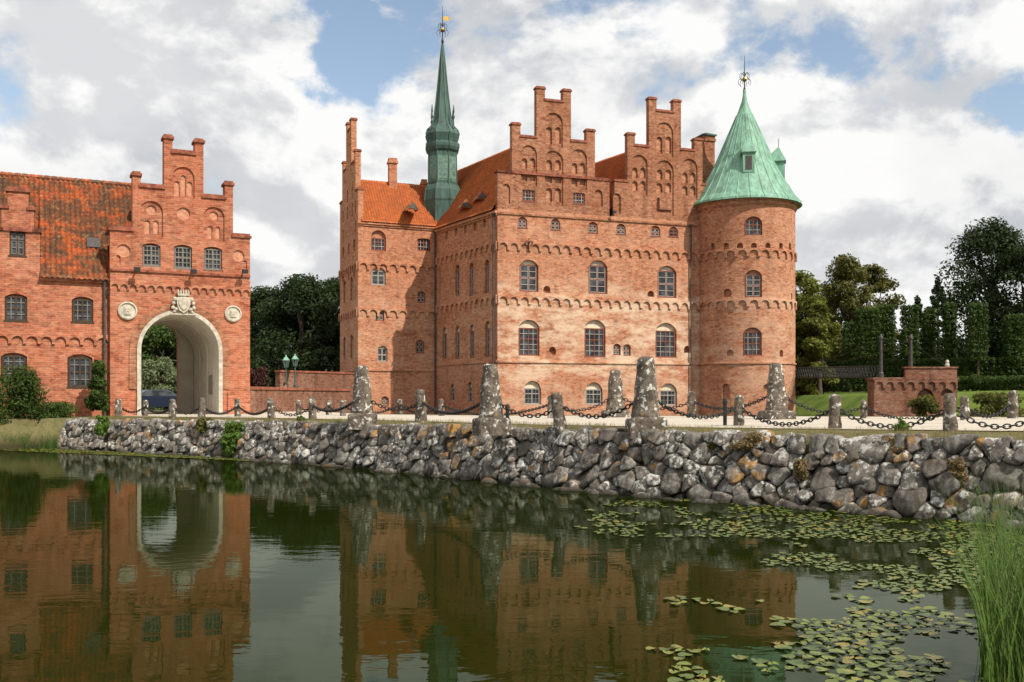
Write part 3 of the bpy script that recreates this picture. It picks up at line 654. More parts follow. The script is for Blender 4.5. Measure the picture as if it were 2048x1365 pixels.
for a,b in((0,uL-.45),(uR+.45,fG.L)): G=Geo(); G.box(a,b,-.07,-.003,-1,zb-.2); G.obj('plinth',[gate_brick],fG.W,gate)
outr=arch(cxa,1.0,zc+.19,wa+.38,None,22); G=Geo()
def ring(G,pi,po,y0,y1,m=0):
    n=len(pi); order=list(range(1,n))+[0]
    vs=[];
    for q in order: vs+= [(pi[q][0],y0,pi[q][1]),(po[q][0],y0,po[q][1]),(pi[q][0],y1,pi[q][1]),(po[q][0],y1,po[q][1])]
    fs=[]
    for i in range(n-1):
        a=i*4;b=a+4; fs+=[(a,b,b+1,a+1),(a+1,b+1,b+3,a+3),(a,a+2,b+2,b)]
    G.add(vs,fs,m)
ring(G,ap,outr,-.10,-.002); G.obj('arch_surround',[sandstone],fG.W,gate,label='pale stone surround of the archway')
G=Geo(); ring(G,arch(cxa,2.6,zc+.20,wa+.40,None,22),arch(cxa,2.6,zc+.54,wa+1.08,None,22),-.05,-.003); G.obj('brick_archivolt',[gable_brick],fG.W,gate)
fT=fG.shift(.65); G=Geo(); G.hole(dict(p=ap,d=8.,rm=0,bm=None),0)
for yy in(2.6,5.2): ring(G,arch(cxa,1,zc-.06,wa-.12,None,22),arch(cxa,1,zc-.004,wa-.01,None,22),yy,yy+.25)
G.obj('vaulted_passage',[white_plaster],fT.W,gate)
fB=fG.shift(8.65); uB0,_=fB.uz(284,700);uB1,_=fB.uz(356,700);_,zB=fB.uz(320,648)
G=Geo(); bp=arch((uB0+uB1)/2,1.0,zB,uB1-uB0,None,16); G.wall([(-.3,-1),(fG.L+.3,-1),(fG.L+.3,8.7),(-.3,8.7)],[dict(p=bp,d=.6,rm=1,bm=None)],0,.6,False); G.obj('wall',[white_plaster,gate_brick],fB.W,gate,label='plastered inner end wall of the passage')
G=Geo(); G.box(uR-.06,uR-.005,1.2,2.1,2.35,3.35); G.obj('plaque',[plaque_m],fT.W,gate)
for u0 in(0,fG.L-.5):
    G=Geo(); G.box(u0+.002,u0+.498,.65,8.65,-1,7.9); G.obj('wall',[gate_brick],fG.W,gate)
for px,py in((272,541),(384,545),(486,545)): floodlight(fG,px,py,gate)
def gp(u,y): return fG.W@Vector((u,y,0))
um=(fG.uz(367,300)[0])
for ua in(-.0,fG.L+.1):
    a=gp(ua,.66);b=gp(ua,9);c=gp(um,9);d_=gp(um,.66); tile_roof('roof',(a.x,a.y,8.1),(b.x,b.y,8.1),(c.x,c.y,12.6),(d_.x,d_.y,12.6),tile_old,gate,.22,.3)
fR=fG.shift(9.0)
G=Geo(); q=[(0,7),(fG.L,7),(fG.L,9.8),(fG.L*.86,9.8),(fG.L*.86,11.6),(fG.L*.62,11.6),(fG.L*.62,13.6),(fG.L*.36,13.6),(fG.L*.36,13.0),(fG.L*.33,13.0),(fG.L*.33,13.7),(fG.L*.28,13.7),(fG.L*.28,12.6),(fG.L*.10,12.6),(fG.L*.10,13.9),(fG.L*.04,13.9),(fG.L*.04,9.8),(0,9.8)]; G.wall(q,[],0,.5,True); G.obj('stepped_gable',[gate_brick],fR.W,gate); coping(q,.5,fR.W,gate)
for px,py,r in((255,622,18),(466,628,17)):
    u,z=fG.uz(px,py); rr=r/F*49; g=Geo(); g.lathe([(rr,0),(rr,.09),(rr*.86,.12),(rr*.8,.06),(rr*.74,.05)],28)
    g.box(-rr*.35,rr*.35,-rr*.42,rr*.42,.05,.10); g.box(-rr*.22,-rr*.10,-rr*.3,rr*.3,.10,.12); g.box(rr*.10,rr*.22,-rr*.3,rr*.3,.10,.12); g.box(-rr*.1,rr*.1,-.03,.03,.10,.118)
    Wm=fG.W@Matrix.Translation((u,-.004,z))@Matrix.Rotation(math.pi/2,4,'X'); g.obj('medallion',[sandstone],Wm,gate,smooth=False,label='round carved stone medallion')
u,z=fG.uz(366,606); sc=49/F; g=Geo()
sh=[(0,-22),(9,-15),(13,-4),(13,10),(0,12),(-13,10),(-13,-4),(-9,-15)]
g.wall([(a*sc,b*sc) for a,b in sh],[],-.26,.25,False); g.wall([(a*sc*.7,b*sc*.7) for a,b in sh],[],-.31,.05,False)
g.box(-11*sc,11*sc,-.3,0,13*sc,17*sc)
for i in range(5): x=(-10+5*i)*sc; g.lathe([(1.6*sc,17*sc),(1.9*sc,21*sc),(.6*sc,26*sc)],6,cx=x,cy=-.15)
for s_ in(-1,1):
    for (a,b,rr) in[(16,6,4.5),(19,-2,4),(20,-11,4),(14,-14,4),(17,-19,3)]: 
        g.lathe([(rr*sc*.3,(b-rr)*sc),(rr*sc,(b-rr*.3)*sc),(rr*sc,(b+rr*.4)*sc),(rr*sc*.3,(b+rr)*sc)],7,cx=s_*a*sc,cy=-.15)
g.box(-24*sc,24*sc,-.2,0,-25*sc,-22.5*sc)
g.obj('coat_of_arms',[sandstone],fG.W@Matrix.Translation((u,-.02,z)),gate,label='carved stone coat of arms with crown')
# ================================================================ LEFT RANGE
fL0=fG.shift(.3); q=fL0.p-fL0.d*16; fL=Fac((q.x,q.y),(fL0.p.x-fL0.d.x*.01,fL0.p.y-fL0.d.y*.01))
rng=empty('farm_range',(fL0.p.x-3,fL0.p.y,1.2),label='long red brick range with lichen-covered tiled roof',category='house')
_,ze=fL.uz(150,556)
dm=fL.outline([(80,553),(80,466),(68,466),(68,421),(57,421),(57,384),(15,384),(15,421),(3,421),(3,466),(-10,466),(-10,553)])
zz=lambda i,j:(dm[i][1]+dm[j][1])/2
ol=[(0,-1),(fL.L,-1),(fL.L,ze),(dm[0][0],ze)]
xs_=[d_[0] for d_ in dm]
c0=(dm[5][0]+dm[6][0])/2
ol+=[(xs_[1],zz(1,2)),(xs_[2],zz(1,2)),(xs_[2],zz(3,4)),(xs_[4],zz(3,4)),(xs_[4],zz(5,6)),(xs_[6],zz(5,6)),(xs_[6],zz(3,4)),(xs_[8],zz(3,4)),(xs_[8],zz(1,2)),(xs_[10],zz(1,2)),(xs_[10],ze),(0,ze)]
H=[]
for c,t,b,w in[(32,588,643,45),(165,594,646,43),(28,706,762,52),(160,709,776,50),(-110,585,640,45),(-110,706,762,50)]: niche(fL,H,c,t,b,w,rng,fr=wood_dark,rise=.16,wf=.9,cols=4,rows=4,bm=0,depth=.2)
niche(fL,H,35,460,513,32,rng,rise=.16,wf=.9,fr=wood_dark,cols=2,rows=3,bm=0,depth=.2)
G=Geo(); G.wall(ol,H,0,.5,False); G.obj('wall',[gate_brick,plaster],fL.W,rng)
coping([p for p in ol if p[1]>ze+.2],.5,fL.W,rng)
_,zf2=fL.uz(100,668); FZ(fL.W,rng,gate_brick,fL.L,zf2,pitch=.62,r=.24,proud=.10,drop=.12); SC(fL.W,rng,gate_brick,0,xs_[10],-.14,ze-.2,ze-.02); SC(fL.W,rng,gate_brick,xs_[1],fL.L,-.14,ze-.2,ze-.02)
def lp(u,y,z): q=fL.W@Vector((u,y,0)); return (q.x,q.y,z)
zr=13.45
tile_roof('roof',lp(xs_[1],-.25,ze-.1),lp(fL.L,-.25,ze-.1),lp(fL.L,4.6,zr),lp(xs_[1],4.6,zr),tile_old,rng,.22,.3)
tile_roof('roof',lp(0,-.25,ze-.1),lp(xs_[10],-.25,ze-.1),lp(xs_[10],4.6,zr),lp(0,4.6,zr),tile_old,rng,.22,.3)
tile_roof('roof',lp(xs_[10],.5,ze+.3),lp(xs_[1],.5,ze+.3),lp(xs_[1],4.6,zr),lp(xs_[10],4.6,zr),tile_old,rng,.22,.3)
tile_roof('roof',lp(0,4.6,zr),lp(fL.L+3,4.6,zr),lp(fL.L+3,9.5,ze),lp(0,9.5,ze),tile_old,rng,.22,.3)
tile_roof('roof',lp(fL.L-.2,1.5,ze+1.8),lp(fL.L+1.6,1.5,ze+1.8),lp(fL.L+1.6,4.6,zr),lp(fL.L-.2,4.6,zr),tile_old,rng,.22,.3)
zd=dm[5][1]-.8
for a,b in((xs_[1],c0),(xs_[10],c0)): tile_roof('roof',lp(a,.5,ze+1.0),lp(a,3.6,ze+1.0),lp(b,3.6,zd),lp(b,.5,zd),tile_old,rng,.22,.3)
G=Geo(); 
for i in range(52): G.lathe([(.13,0),(.15,.15),(.13,.33)],8); n_=24; G.v[-n_:]=[(i*.34+z_-.1,4.6+y_*1.0,zr+.03+x_) for x_,y_,z_ in G.v[-n_:]]
G.obj('ridge_tiles',[tile_old],fL.W,rng)
pq=fL.W@Vector((fL.L-.22,-.12,0)); pipe((pq.x,pq.y),1.2,ze-.3,rng,.06)
G=Geo(); G.box(-.3,.3,0,.06,-.35,.35); us,_=fL.uz(190,475); Wm=fL.W@Matrix.Translation((us,1.35,ze+1.95))@Matrix.Rotation(-math.radians(41),4,'X'); G.obj('skylight',[pipe_m],Wm,rng)
G=Geo(); G.box(0,fL.L,9.2,9.6,-1,ze); G.box(0,.4,.5,9.2,-1,ze-.01); G.obj('wall',[gate_brick],fL.W,rng)
# ================================================================ walls between gatehouse and castle
def parapet(name,P0,P1,z0,z1,th,lab,mat=old_brick):
    f=Fac(P0,P1); e=empty(name,(P0[0],P0[1],z0),label=lab,category='wall'); g=Geo(); g.box(0,f.L,0,th,z0-1.5,z1-.12); 
    g.obj('wall',[mat],f.W,e); g=Geo(); g.box(-.05,f.L+.05,-.07,th+.07,z1-.118,z1+.04); g.obj('coping',[coping_m],f.W,e); return e
parapet('parapet_wall',XY(497,54),XY(700,70),1.3,2.75,.4,'low old red brick parapet wall with coping beside the moat')
parapet('garden_wall',XY(560,80),XY(716,88),1.2,4.35,.5,'weathered red brick bridge wall beside the castle wing')
# ---- parked car beyond the passage
cx_,cy_=XY(306,66); CW=Matrix.Translation((cx_,cy_,1.27))@Matrix.Rotation(math.radians(38),4,'Z'); car=empty('car',(cx_,cy_,1.27),label='dark blue parked car seen through the archway',category='car')
side=[(-2.1,.35),(-2.12,.75),(-1.9,.92),(-1.15,1.0),(-.55,1.42),(.75,1.45),(1.45,1.02),(2.0,.9),(2.12,.6),(2.08,.32),(1.72,.3),(1.6,.52),(1.35,.6),(1.1,.52),(.98,.3),(-.98,.3),(-1.1,.52),(-1.35,.6),(-1.6,.52),(-1.72,.3)]
g=Geo(); g.wall(side,[],-.85,1.7,True); g.v=[(x,y*(1-.16*max(0,z-1)/.45),z) for x,y,z in g.v]; g.obj('body',[plain('dark_blue_paint',(.012,.02,.045),.25,.5,.1)],CW,car)
g=Geo()
for s_ in(-1,1): g.add([(-1.0,s_*.862,1.02),(1.3,s_*.862,1.02),(.7,s_*.735,1.39),(-.5,s_*.74,1.37)],[(0,1,2,3)])
g.add([(-1.18,-.74,1.03),(-1.18,.74,1.03),(-.62,.66,1.40),(-.62,-.66,1.40)],[(0,1,2,3)]); g.add([(1.46,-.74,1.05),(1.46,.74,1.05),(.84,.66,1.43),(.84,-.66,1.43)],[(0,1,2,3)]); g.obj('window',[glass_m],CW,car)
for x in(-1.35,1.35):
    for y in(-.78,.78): g=Geo(); g.tube((x,y-.1,.31),(x,y+.1,.31),.31,18); g.tube((x,y-.105,.31),(x,y+.105,.31),.17,12,1); g.obj('wheel',[iron,frame_grey],CW,car)
for y in(-.6,.6): g=Geo(); g.tube((-2.14,y,.7),(-2.05,y,.7),.1,10); g.obj('headlight',[bar_white],CW,car)
# ================================================================ obelisks, posts, chains
def base_pt(px,py):
    D=30.
    for _ in range(12): x=(px-1024)/F*D; D=(CH-gz(x))*F/(py-HZ)
    return (px-1024)/F*D,D
def obel_mesh(seed,r=.27,h=1.45,plinth=True,rt=.17,rough=.02):
    rnd=random.Random(seed); g=Geo()
    if plinth:
        g.lathe([(.60,-.2),(.60,.02),(.595,.21),(.565,.26),(.46,.28),(.3,.285)],4,rot=math.pi/4)
    z0=.25 if plinth else -.2
    n=9; prof=[(r*1.08,z0),(r*1.06,z0+.1)]+[(r+(rt-r)*i/n+rnd.uniform(-.008,.008),z0+.14+(h-z0-.22)*i/n) for i in range(n+1)]+[(rt*.88,h-.03),(rt*.55,h),(rt*.05,h+.01)]
    g.lathe(prof,18,rot=rnd.random())
    me=g.mesh('stone',[granite_m]); bmm=bmesh.new(); bmm.from_mesh(me)
    for e in range(2 if plinth else 1): bmesh.ops.subdivide_edges(bmm,edges=[q for q in bmm.edges if q.calc_length()>.14],cuts=1,use_grid_fill=True)
    for v in bmm.verts:
        q=noise.noise_vector(v.co*3.1+Vector((seed,0,0)))*rough*1.6+noise.noise_vector(v.co*9+Vector((seed,3,0)))*rough*.6; v.co+=q*(.4 if plinth and v.co.z<.28 else 1)
    for f in bmm.faces:f.smooth=(f.calc_center_median().z>.31 or not plinth)
    bmm.to_mesh(me); bmm.free(); return me
big=[obel_mesh(i,.325,1.72,True,.20) for i in range(3)]
small=[obel_mesh(10+i,.165,.88,False,.135,.015) for i in range(4)]
PT={}
def stone(key,px,py,kind,h,tilt=(0,0),rot=0,lab=None):
    x,y=base_pt(px,py); m=big[key%3] if kind=='big' else small[key%4]; hh={'big':1.73,'small':.89}[kind]
    s=h/hh; W=Matrix.Translation((x,y,gz(x)))@Matrix.Rotation(tilt[0],4,'X')@Matrix.Rotation(tilt[1],4,'Y')@Matrix.Rotation(rot+.5,4,'Z')@Matrix.Diagonal((s,s,s,1))
    o=bpy.data.objects.new('stone_bollard',m); reg(o,W,None)
    props(o,label=lab or('large tapered granite bollard on square plinth with white lichen' if kind=='big' else 'short weathered granite post beside the gravel path'),category='bollard',group='large stone bollards along the causeway' if kind=='big' else 'small stone posts along the causeway')
    PT[px]=Vector((x,y,gz(x)+h*(.62 if kind=='small' else .5)))
for i,(px,by,h) in enumerate([(725,846,1.83),(983,856,1.66),(1231,836,1.78),(1292,860,1.72),(1553,840,1.84)]): stone(i,px,by,'big',h,(random.uniform(-.02,.02),random.uniform(-.03,.03)),[-.3,-.2,-.35,-.45,-.3][i])
sm=[(237,835,797),(290,833,800),(345,838,798),(403,838,796),(475,834,797),(543,839,796),(597,831,800),(625,839,795),(657,831,800),(686,833,800),(800,829,798),(843,846,779),(883,833,798),(1103,838,790),(1122,857,784),(1384,836,783),(1477,853,790),(1670,859,788),(1727,838,800),(1900,863,787),(1930,842,792)]
for i,(px,b,t) in enumerate(sm):
    _,D=base_pt(px,b); h=(b-t)/F*D; tl=(random.uniform(-.03,.03),random.uniform(-.05,.05)); lab=None
    if px==1122: tl=(.02,-.16); lab='leaning granite post covered in white lichen'
    stone(i,px,b,'small',h,tl,i,lab)
for px,(x,y) in((2110,(10.9,20.0)),(2160,(15.6,31))):
    PT[px]=Vector((x,y,gz(x)+.55)); W=Matrix.Translation((x,y,gz(x))); o=bpy.data.objects.new('stone_bollard',small[0]); reg(o,W,None); props(o,label='short weathered granite post beside the gravel path',category='bollard',group='small stone posts along the causeway')
g=Geo(); g.lathe([(.045,-.2),(.045,.42),(.06,.43),(.06,.48),(.045,.49),(.04,.52),(.01,.53)],12); im=g.mesh('iron_post',[iron])
for px,b,h in((1015,853,.6),(1450,853,.72)):
    x,y=base_pt(px,b); o=bpy.data.objects.new('iron_post',im); reg(o,Matrix.Translation((x,y,gz(x)))@Matrix.Diagonal((1.1,1.1,h/.53,1)),None); props(o,label='short black iron post beside the path',category='post',group='black iron posts'); PT[px]=Vector((x,y,gz(x)+h*.8))
def torus(Rx,Ry,r,n=10,m=5):
    vs=[];fs=[]
    for i in range(n):
        a=2*math.pi*i/n; c=Vector((Rx*math.cos(a),Ry*math.sin(a),0)); d=Vector((math.cos(a),math.sin(a),0))
        for j in range(m): b=2*math.pi*j/m; vs.append(c+d*r*math.cos(b)+Vector((0,0,r*math.sin(b))))
    for i in range(n):
        for j in range(m): fs.append((i*m+j,((i+1)%n)*m+j,((i+1)%n)*m+(j+1)%m,i*m+(j+1)%m))
    return vs,fs
TV,TF=torus(.078,.046,.017)
def chain(a,b,sag=.45):
    P0,P1=PT[a],PT[b]; L_=(P1-P0).length; n=max(6,int((L_*1.08)/.118)); g=Geo()
    f=lambda t:P0.lerp(P1,t)-Vector((0,0,4*sag*t*(1-t)))
    for i in range(n):
        t=(i+.5)/n; c=f(t); d=(f(t+.01)-f(t-.01)).normalized(); sd=d.cross(Vector((0,0,1))).normalized(); up=sd.cross(d)
        if i%2: sd,up=up,-sd
        g.add([c+d*v.x+sd*v.y+up*v.z-P0 for v in TV],TF)
    g.obj('chain',[iron],Matrix.Translation(P0),None,True,label='heavy black iron chain hanging between stone posts',category='chain',group='iron chains along the causeway')
for a,b,s in[(237,290,.3),(290,345,.3),(345,403,.3),(403,475,.35),(475,543,.35),(543,625,.35),(597,657,.3),(625,725,.35),(657,686,.2),(725,843,.35),(843,983,.4),(800,883,.35),(686,800,.35),(883,1103,.4),(983,1122,.38),(1122,1292,.4),(1103,1231,.4),(1231,1384,.4),(1384,1553,.4),(1292,1477,.4),(1477,1670,.42),(1553,1727,.4),(1670,1900,.42),(1727,1930,.4),(1900,2110,.42),(1930,2160,.4)]: chain(a,b,s)
# ================================================================ boulder wall
rng_=np.random.RandomState(3)
def ico(sub):
    b=bmesh.new(); bmesh.ops.create_icosphere(b,subdivisions=sub,radius=1); b.verts.ensure_lookup_table()
    V=np.array([v.co[:] for v in b.verts]); Fc=np.array([[v.index for v in f.verts] for f in b.faces]); b.free(); return V,Fc
I3=ico(4); I2=ico(3)
cum=[0]
for a,b in zip(SHORE,SHORE[1:]): cum.append(cum[-1]+math.hypot(b[0]-a[0],b[1]-a[1]))
def along(s):
    s=min(max(s,0),cum[-1]-.001)
    for i in range(len(cum)-1):
        if s<=cum[i+1]:
            t=(s-cum[i])/(cum[i+1]-cum[i]); a=SHORE[i];b=SHORE[i+1]
            return a[0]+(b[0]-a[0])*t,a[1]+(b[1]-a[1])*t,math.atan2(b[1]-a[1],b[0]-a[0])
# field stones: irregular sites on the wall face (s,h); each stone is a rounded polyhedron
# bounded by the mid-planes towards its neighbours, top stones end at path level
sites=[]; tries=0
cellg={}
while tries<42000:
    tries+=1
    s=rng_.uniform(0,cum[-1]); x,y,an=along(s); h=rng_.uniform(-.12,gz(x)-.10)
    rmin=(.178 if h<.8 else .145)*rng_.choice([rng_.uniform(.55,.9),rng_.uniform(.9,1.6)],p=[.4,.6])
    kx=int(s/.8); ok=True
    for q in(kx-1,kx,kx+1):
        for (s2,h2,r2) in cellg.get(q,[]):
            if ((s-s2)/1.2)**2+(h-h2)**2<((rmin+r2)*.84)**2: ok=False;break
        if not ok:break
    if ok: cellg.setdefault(kx,[]).append((s,h,rmin)); sites.append((s,h,rmin))
SA=np.array(sites); VA=[];FA=[];CA=[];nb=0
for idx,(s,h,rm) in enumerate(sites):
    d=SA[:,:2]-np.array([s,h]); dist=np.hypot(d[:,0],d[:,1]); nbm=(dist<1.1)&(dist>1e-6)
    x,y,an=along(s); top=gz(x)
    planes=[];hs=[]
    for (dx,dh),r2 in zip(d[nbm],SA[nbm,2]):
        L_=math.hypot(dx,dh); planes.append([dx/L_,rng_.normal(0,.18),dh/L_]); hs.append(max(.05,L_*rm/(rm+r2)*rng_.uniform(.90,1.03)))
    dep=rng_.uniform(.12,.24)*(.7+rm*1.6)
    for nx_,hh_ in(([0,-1,0],dep),([0,1,0],.28),([rng_.uniform(-.5,.5),-1,rng_.uniform(-.6,.6)],dep*rng_.uniform(.85,1.1)),([rng_.uniform(-1.1,1.1),-1,rng_.uniform(-1.1,1.1)],dep*rng_.uniform(.85,1.1)),([rng_.uniform(-.2,.2),0,1],max(.07,min(.36,top-h+rng_.uniform(-.07,.03)))),([0,0,-1],.30),([1,0,0],.5),([-1,0,0],.5)):
        nv=np.array(nx_,float); planes.append(list(nv/np.linalg.norm(nv))); hs.append(hh_)
    fine=x>-4; Vd,Fc=I3 if fine else I2
    N=np.array(planes); hs=np.array(hs); N/=np.linalg.norm(N,axis=1)[:,None]
    dd=np.maximum(Vd@N.T,0)/hs; rad=(dd**12).sum(1)**(-1/12.); Vv=Vd*rad[:,None]*1.02
    ph=rng_.uniform(0,9,3); Vv=Vv+.011*np.sin(Vv[:,[1,2,0]]*17+ph)+.006*np.sin(Vv[:,[2,0,1]]*43+ph)
    back=.60*h/1.4+rng_.normal(0,.055)+.06
    Vv[:,1]+=Vv[:,2]*.40
    Rm=np.array(Matrix.Rotation(an,3,'Z')); Vv=Vv@Rm.T+np.array([x-math.sin(an)*back,y+math.cos(an)*back,h])
    VA.append(Vv);FA.append(Fc+nb);nb+=len(Vv); c=rng_.uniform(0,1,3); CA.append(np.tile(np.r_[c,1],(len(Vv),1)))
def rockshape(Vd,seed):
    r=np.random.RandomState(seed); N=r.normal(size=(15,3)); N/=np.linalg.norm(N,axis=1)[:,None]; h=r.uniform(.75,1.0,15)
    dd=np.maximum(Vd@N.T,0)/h; rad=np.minimum((dd**14).sum(1)**(-1/14.),1.15); return Vd*rad[:,None]
for i in range(120):
    s=rng_.uniform(.5,cum[-1]); x,y,an=along(s); r=rng_.uniform(.08,.2); k2=-rng_.uniform(.05,.36); Vv=rockshape(I2[0],i)*np.array([r*1.5,r,r*.8])@np.array(Matrix.Rotation(an+rng_.normal(0,.4),3,'Z')).T+np.array([x-math.sin(an)*k2,y+math.cos(an)*k2,-.04])
    VA.append(Vv);FA.append(I2[1]+nb);nb+=len(Vv);CA.append(np.tile(np.r_[rng_.uniform(0,1,3),1],(len(Vv),1)))
wm=npmesh('boulder_wall',np.vstack(VA),np.vstack(FA),rock_m,True,np.vstack(CA))
npobj('boulder_wall',wm,label='dry-laid field stone embankment wall with lichen at the waterline',category='wall')
# ================================================================ vegetation
def leafmesh(name,blobs,count,size,mat,seed,shell=.35,flat=0):
    r=np.random.RandomState(abs(int(seed))); B=np.array(blobs,float); vol=(B[:,3]*B[:,4]*B[:,5])**(2/3.); pr=vol/vol.sum()
    id_=r.choice(len(B),count,p=pr); b=B[id_]; d=r.normal(size=(count,3)); d/=np.linalg.norm(d,axis=1)[:,None]
    rad=r.uniform(0,1,count)**shell; c=b[:,:3]+d*rad[:,None]*b[:,3:6]
    n=d*.8+r.normal(size=(count,3))*.7; n[:,2]+=.35; n/=np.linalg.norm(n,axis=1)[:,None]
    a=np.cross(n,r.normal(size=(count,3))); a/=np.linalg.norm(a,axis=1)[:,None]; t=np.cross(n,a)
    s=size*r.uniform(.5,1.3,count)[:,None]
    V=np.stack([c-a*s*.9,c-t*s*.45+n*s*.1,c+a*s*.9,c+t*s*.45+n*s*.1],1).reshape(-1,3)
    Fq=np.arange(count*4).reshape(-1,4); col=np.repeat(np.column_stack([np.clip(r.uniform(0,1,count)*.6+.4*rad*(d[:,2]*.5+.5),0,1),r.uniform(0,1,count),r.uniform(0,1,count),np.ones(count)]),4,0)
    return npmesh(name,V,Fq,mat,False,col)
def crown_blobs(h,w,seed,n=26,base=.18):
    r=np.random.RandomState(seed); out=[]
    for i in range(n):
        t=r.uniform(0,1); z=h*(base+(1-base)*t*.93); prof=math.sin(math.pi*min(1,(t*.8+.18)))**.7; rr=w/2*prof*r.uniform(.35,.9); a=r.uniform(0,6.28)
        s=w*r.uniform(.08,.19); out.append((rr*math.cos(a),rr*math.sin(a),z-s*.3,s,s,s*r.uniform(.6,.85)))
    return out
def trunkmesh(h,w,blobs,seed):
    g=Geo(); r=random.Random(seed); rb=h*.022+.08; top=h*.6
    pts=[Vector((r.uniform(-.15,.15)*i,r.uniform(-.15,.15)*i,top*i/4-.3*(i==0))) for i in range(5)]
    for i in range(4): 
        ra,rc=rb*(1-.18*i),rb*(1-.18*(i+1)); p,q=pts[i],pts[i+1]; vs=[]
        for c,rr in((p,ra),(q,rc)):
            for j in range(9): a=2*math.pi*j/9; vs.append((c.x+rr*math.cos(a),c.y+rr*math.sin(a),c.z))
        g.add(vs,[(j,(j+1)%9,9+(j+1)%9,9+j) for j in range(9)])
    for b in blobs[:16]:
        p=pts[2].lerp(pts[4],r.random()); q=Vector(b[:3]); m=(p+q)/2+Vector((0,0,h*.03)); g.tube(p,m,rb*.3,6); g.tube(m,q,rb*.15,5)
    return g.mesh('trunk',[bark_m],True)
TM={}
def tree(px,D,top,w,mat,var=0,zb=None,lab='leafy green tree',count=15000,size=.24,n=36,base=.15):
    x,y=XY(px,D); z0=zb if zb is not None else float(height(np.array([[x,y]]))[0]); h=CH+(HZ-top)/F*D-z0
    key=(var,round(w/h,1),mat.name)
    if key not in TM:
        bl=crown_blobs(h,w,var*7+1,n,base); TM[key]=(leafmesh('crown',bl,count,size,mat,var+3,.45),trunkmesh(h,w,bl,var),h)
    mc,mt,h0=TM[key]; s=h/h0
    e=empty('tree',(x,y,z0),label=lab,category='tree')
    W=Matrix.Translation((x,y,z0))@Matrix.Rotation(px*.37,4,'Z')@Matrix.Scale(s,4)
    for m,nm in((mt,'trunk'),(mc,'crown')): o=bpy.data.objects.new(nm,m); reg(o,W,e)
dk='dense dark green deciduous tree behind the castle wall'
DK=dict(lab=dk,count=26000,base=.02,n=75,size=.25)
tree(535,122,562,12,leaf_dark,1,**DK); tree(605,118,541,14,leaf_dark,2,**DK); tree(668,124,546,13,leaf_dark,3,**DK); tree(480,130,575,12,leaf_dark,1,**DK)
tree(655,100,688,7,leaf_dark,4,lab='low rounded dark green shrub tree',count=12000,base=.0)
tree(525,100,712,6,leaf_dark,5,lab='low dark green shrub tree',count=12000,base=.0)
tree(318,95,640,12,leaf_mid,6,lab='green tree beyond the archway',base=.05); tree(290,120,600,14,leaf_mid,7,lab='tall green tree beyond the archway',base=.05)
tree(318,74,712,4.6,leaf_grey,8,lab='silvery green shrub beyond the archway',base=.0,count=9000,size=.14)
tree(1606,104,526,7.0,leaf_yellow,9,lab='young deciduous tree with yellow green leaves',base=.02,count=20000,n=60); tree(1640,100,590,5,leaf_yellow,10,lab='small tree with yellow green leaves',base=.0,count=14000,n=44)
tree(1690,116,492,10,leaf_olive,11,lab='olive green broad deciduous tree',base=.05,count=20000,n=60); tree(1748,122,515,8,leaf_olive,12,lab='thin-topped olive green tree behind hedges',base=.1,count=12000,n=50)
tree(1585,128,545,9,leaf_yellow,14,lab='green deciduous tree behind the round tower',base=.05)
tree(1985,104,415,12,leaf_dark,13,lab='tall airy dark green tree over the hedge',base=.10,count=19000,n=80,size=.22); tree(2060,100,470,10,leaf_dark,2,lab='tall dark green tree beside clipped hedges',base=.1,n=60)
def conifer(px,D,top,w):
    x,y=XY(px,D); z0=float(height(np.array([[x,y]]))[0]); h=CH+(HZ-top)/F*D-z0; bl=[]
    for i in range(44): t=i/44; a=i*2.4; rr=w/2*(1-t)**.8*.75; bl.append((rr*math.cos(a),rr*math.sin(a),h*(.1+.88*t),w*.16*(1-t)+.25,w*.16*(1-t)+.25,.4))
    e=empty('conifer_tree',(x,y,z0),label='dark conifer standing above the clipped hedges',category='tree'); W=Matrix.Translation((x,y,z0))
    reg(bpy.data.objects.new('crown',leafmesh('crown',bl,9000,.2,leaf_dark,px)),W,e); g=Geo(); g.lathe([(.22,-.3),(.15,h*.5),(.03,h*.97)],8); g.obj('trunk',[bark_m],W,e)
conifer(1876,118,552,5.5); conifer(1835,122,590,4.5)
def boxblobs(w,d,h,z0=0,cell=.55):
    out=[]; r=random.Random(int(w*100+h*10))
    for i in range(max(1,int(w/cell))):
        for k2 in range(max(1,int(h/cell))):
            for j in range(max(1,int(d/cell))): 
                out.append(((i+.5)*cell-w/2+r.uniform(-.08,.08),(j+.5)*cell-d/2+r.uniform(-.08,.08),z0+(k2+.5)*cell,cell*.62,cell*.62,cell*.62))
    return out
def pleach(px,wpx,top,bot,D,i):
    x,y=XY(px,D); z0=float(height(np.array([[x,y]]))[0]); z1=CH+(HZ-top)/F*D; zb=CH+(HZ-bot)/F*D; w=wpx/F*D
    e=empty('pleached_tree',(x,y,z0),label='clipped column-shaped green lime tree in a row',category='tree'); e["group"]='row of clipped trees above the hedge'
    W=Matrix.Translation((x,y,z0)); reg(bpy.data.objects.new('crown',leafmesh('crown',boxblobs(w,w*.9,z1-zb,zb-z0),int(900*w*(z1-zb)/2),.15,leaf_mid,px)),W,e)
    g=Geo(); g.lathe([(.14,-.3),(.1,zb-z0+.6)],8); g.obj('trunk',[bark_m],W,e)
for i,(px,w_,t,b,D) in enumerate([(1735,46,612,716,100),(1775,40,608,716,104),(1818,34,605,712,98),(1862,30,612,716,100),(1903,32,600,718,98),(1956,40,600,722,95),(1700,32,640,716,108),(2030,40,620,722,95)]): pleach(px,w_,t,b,D,i)
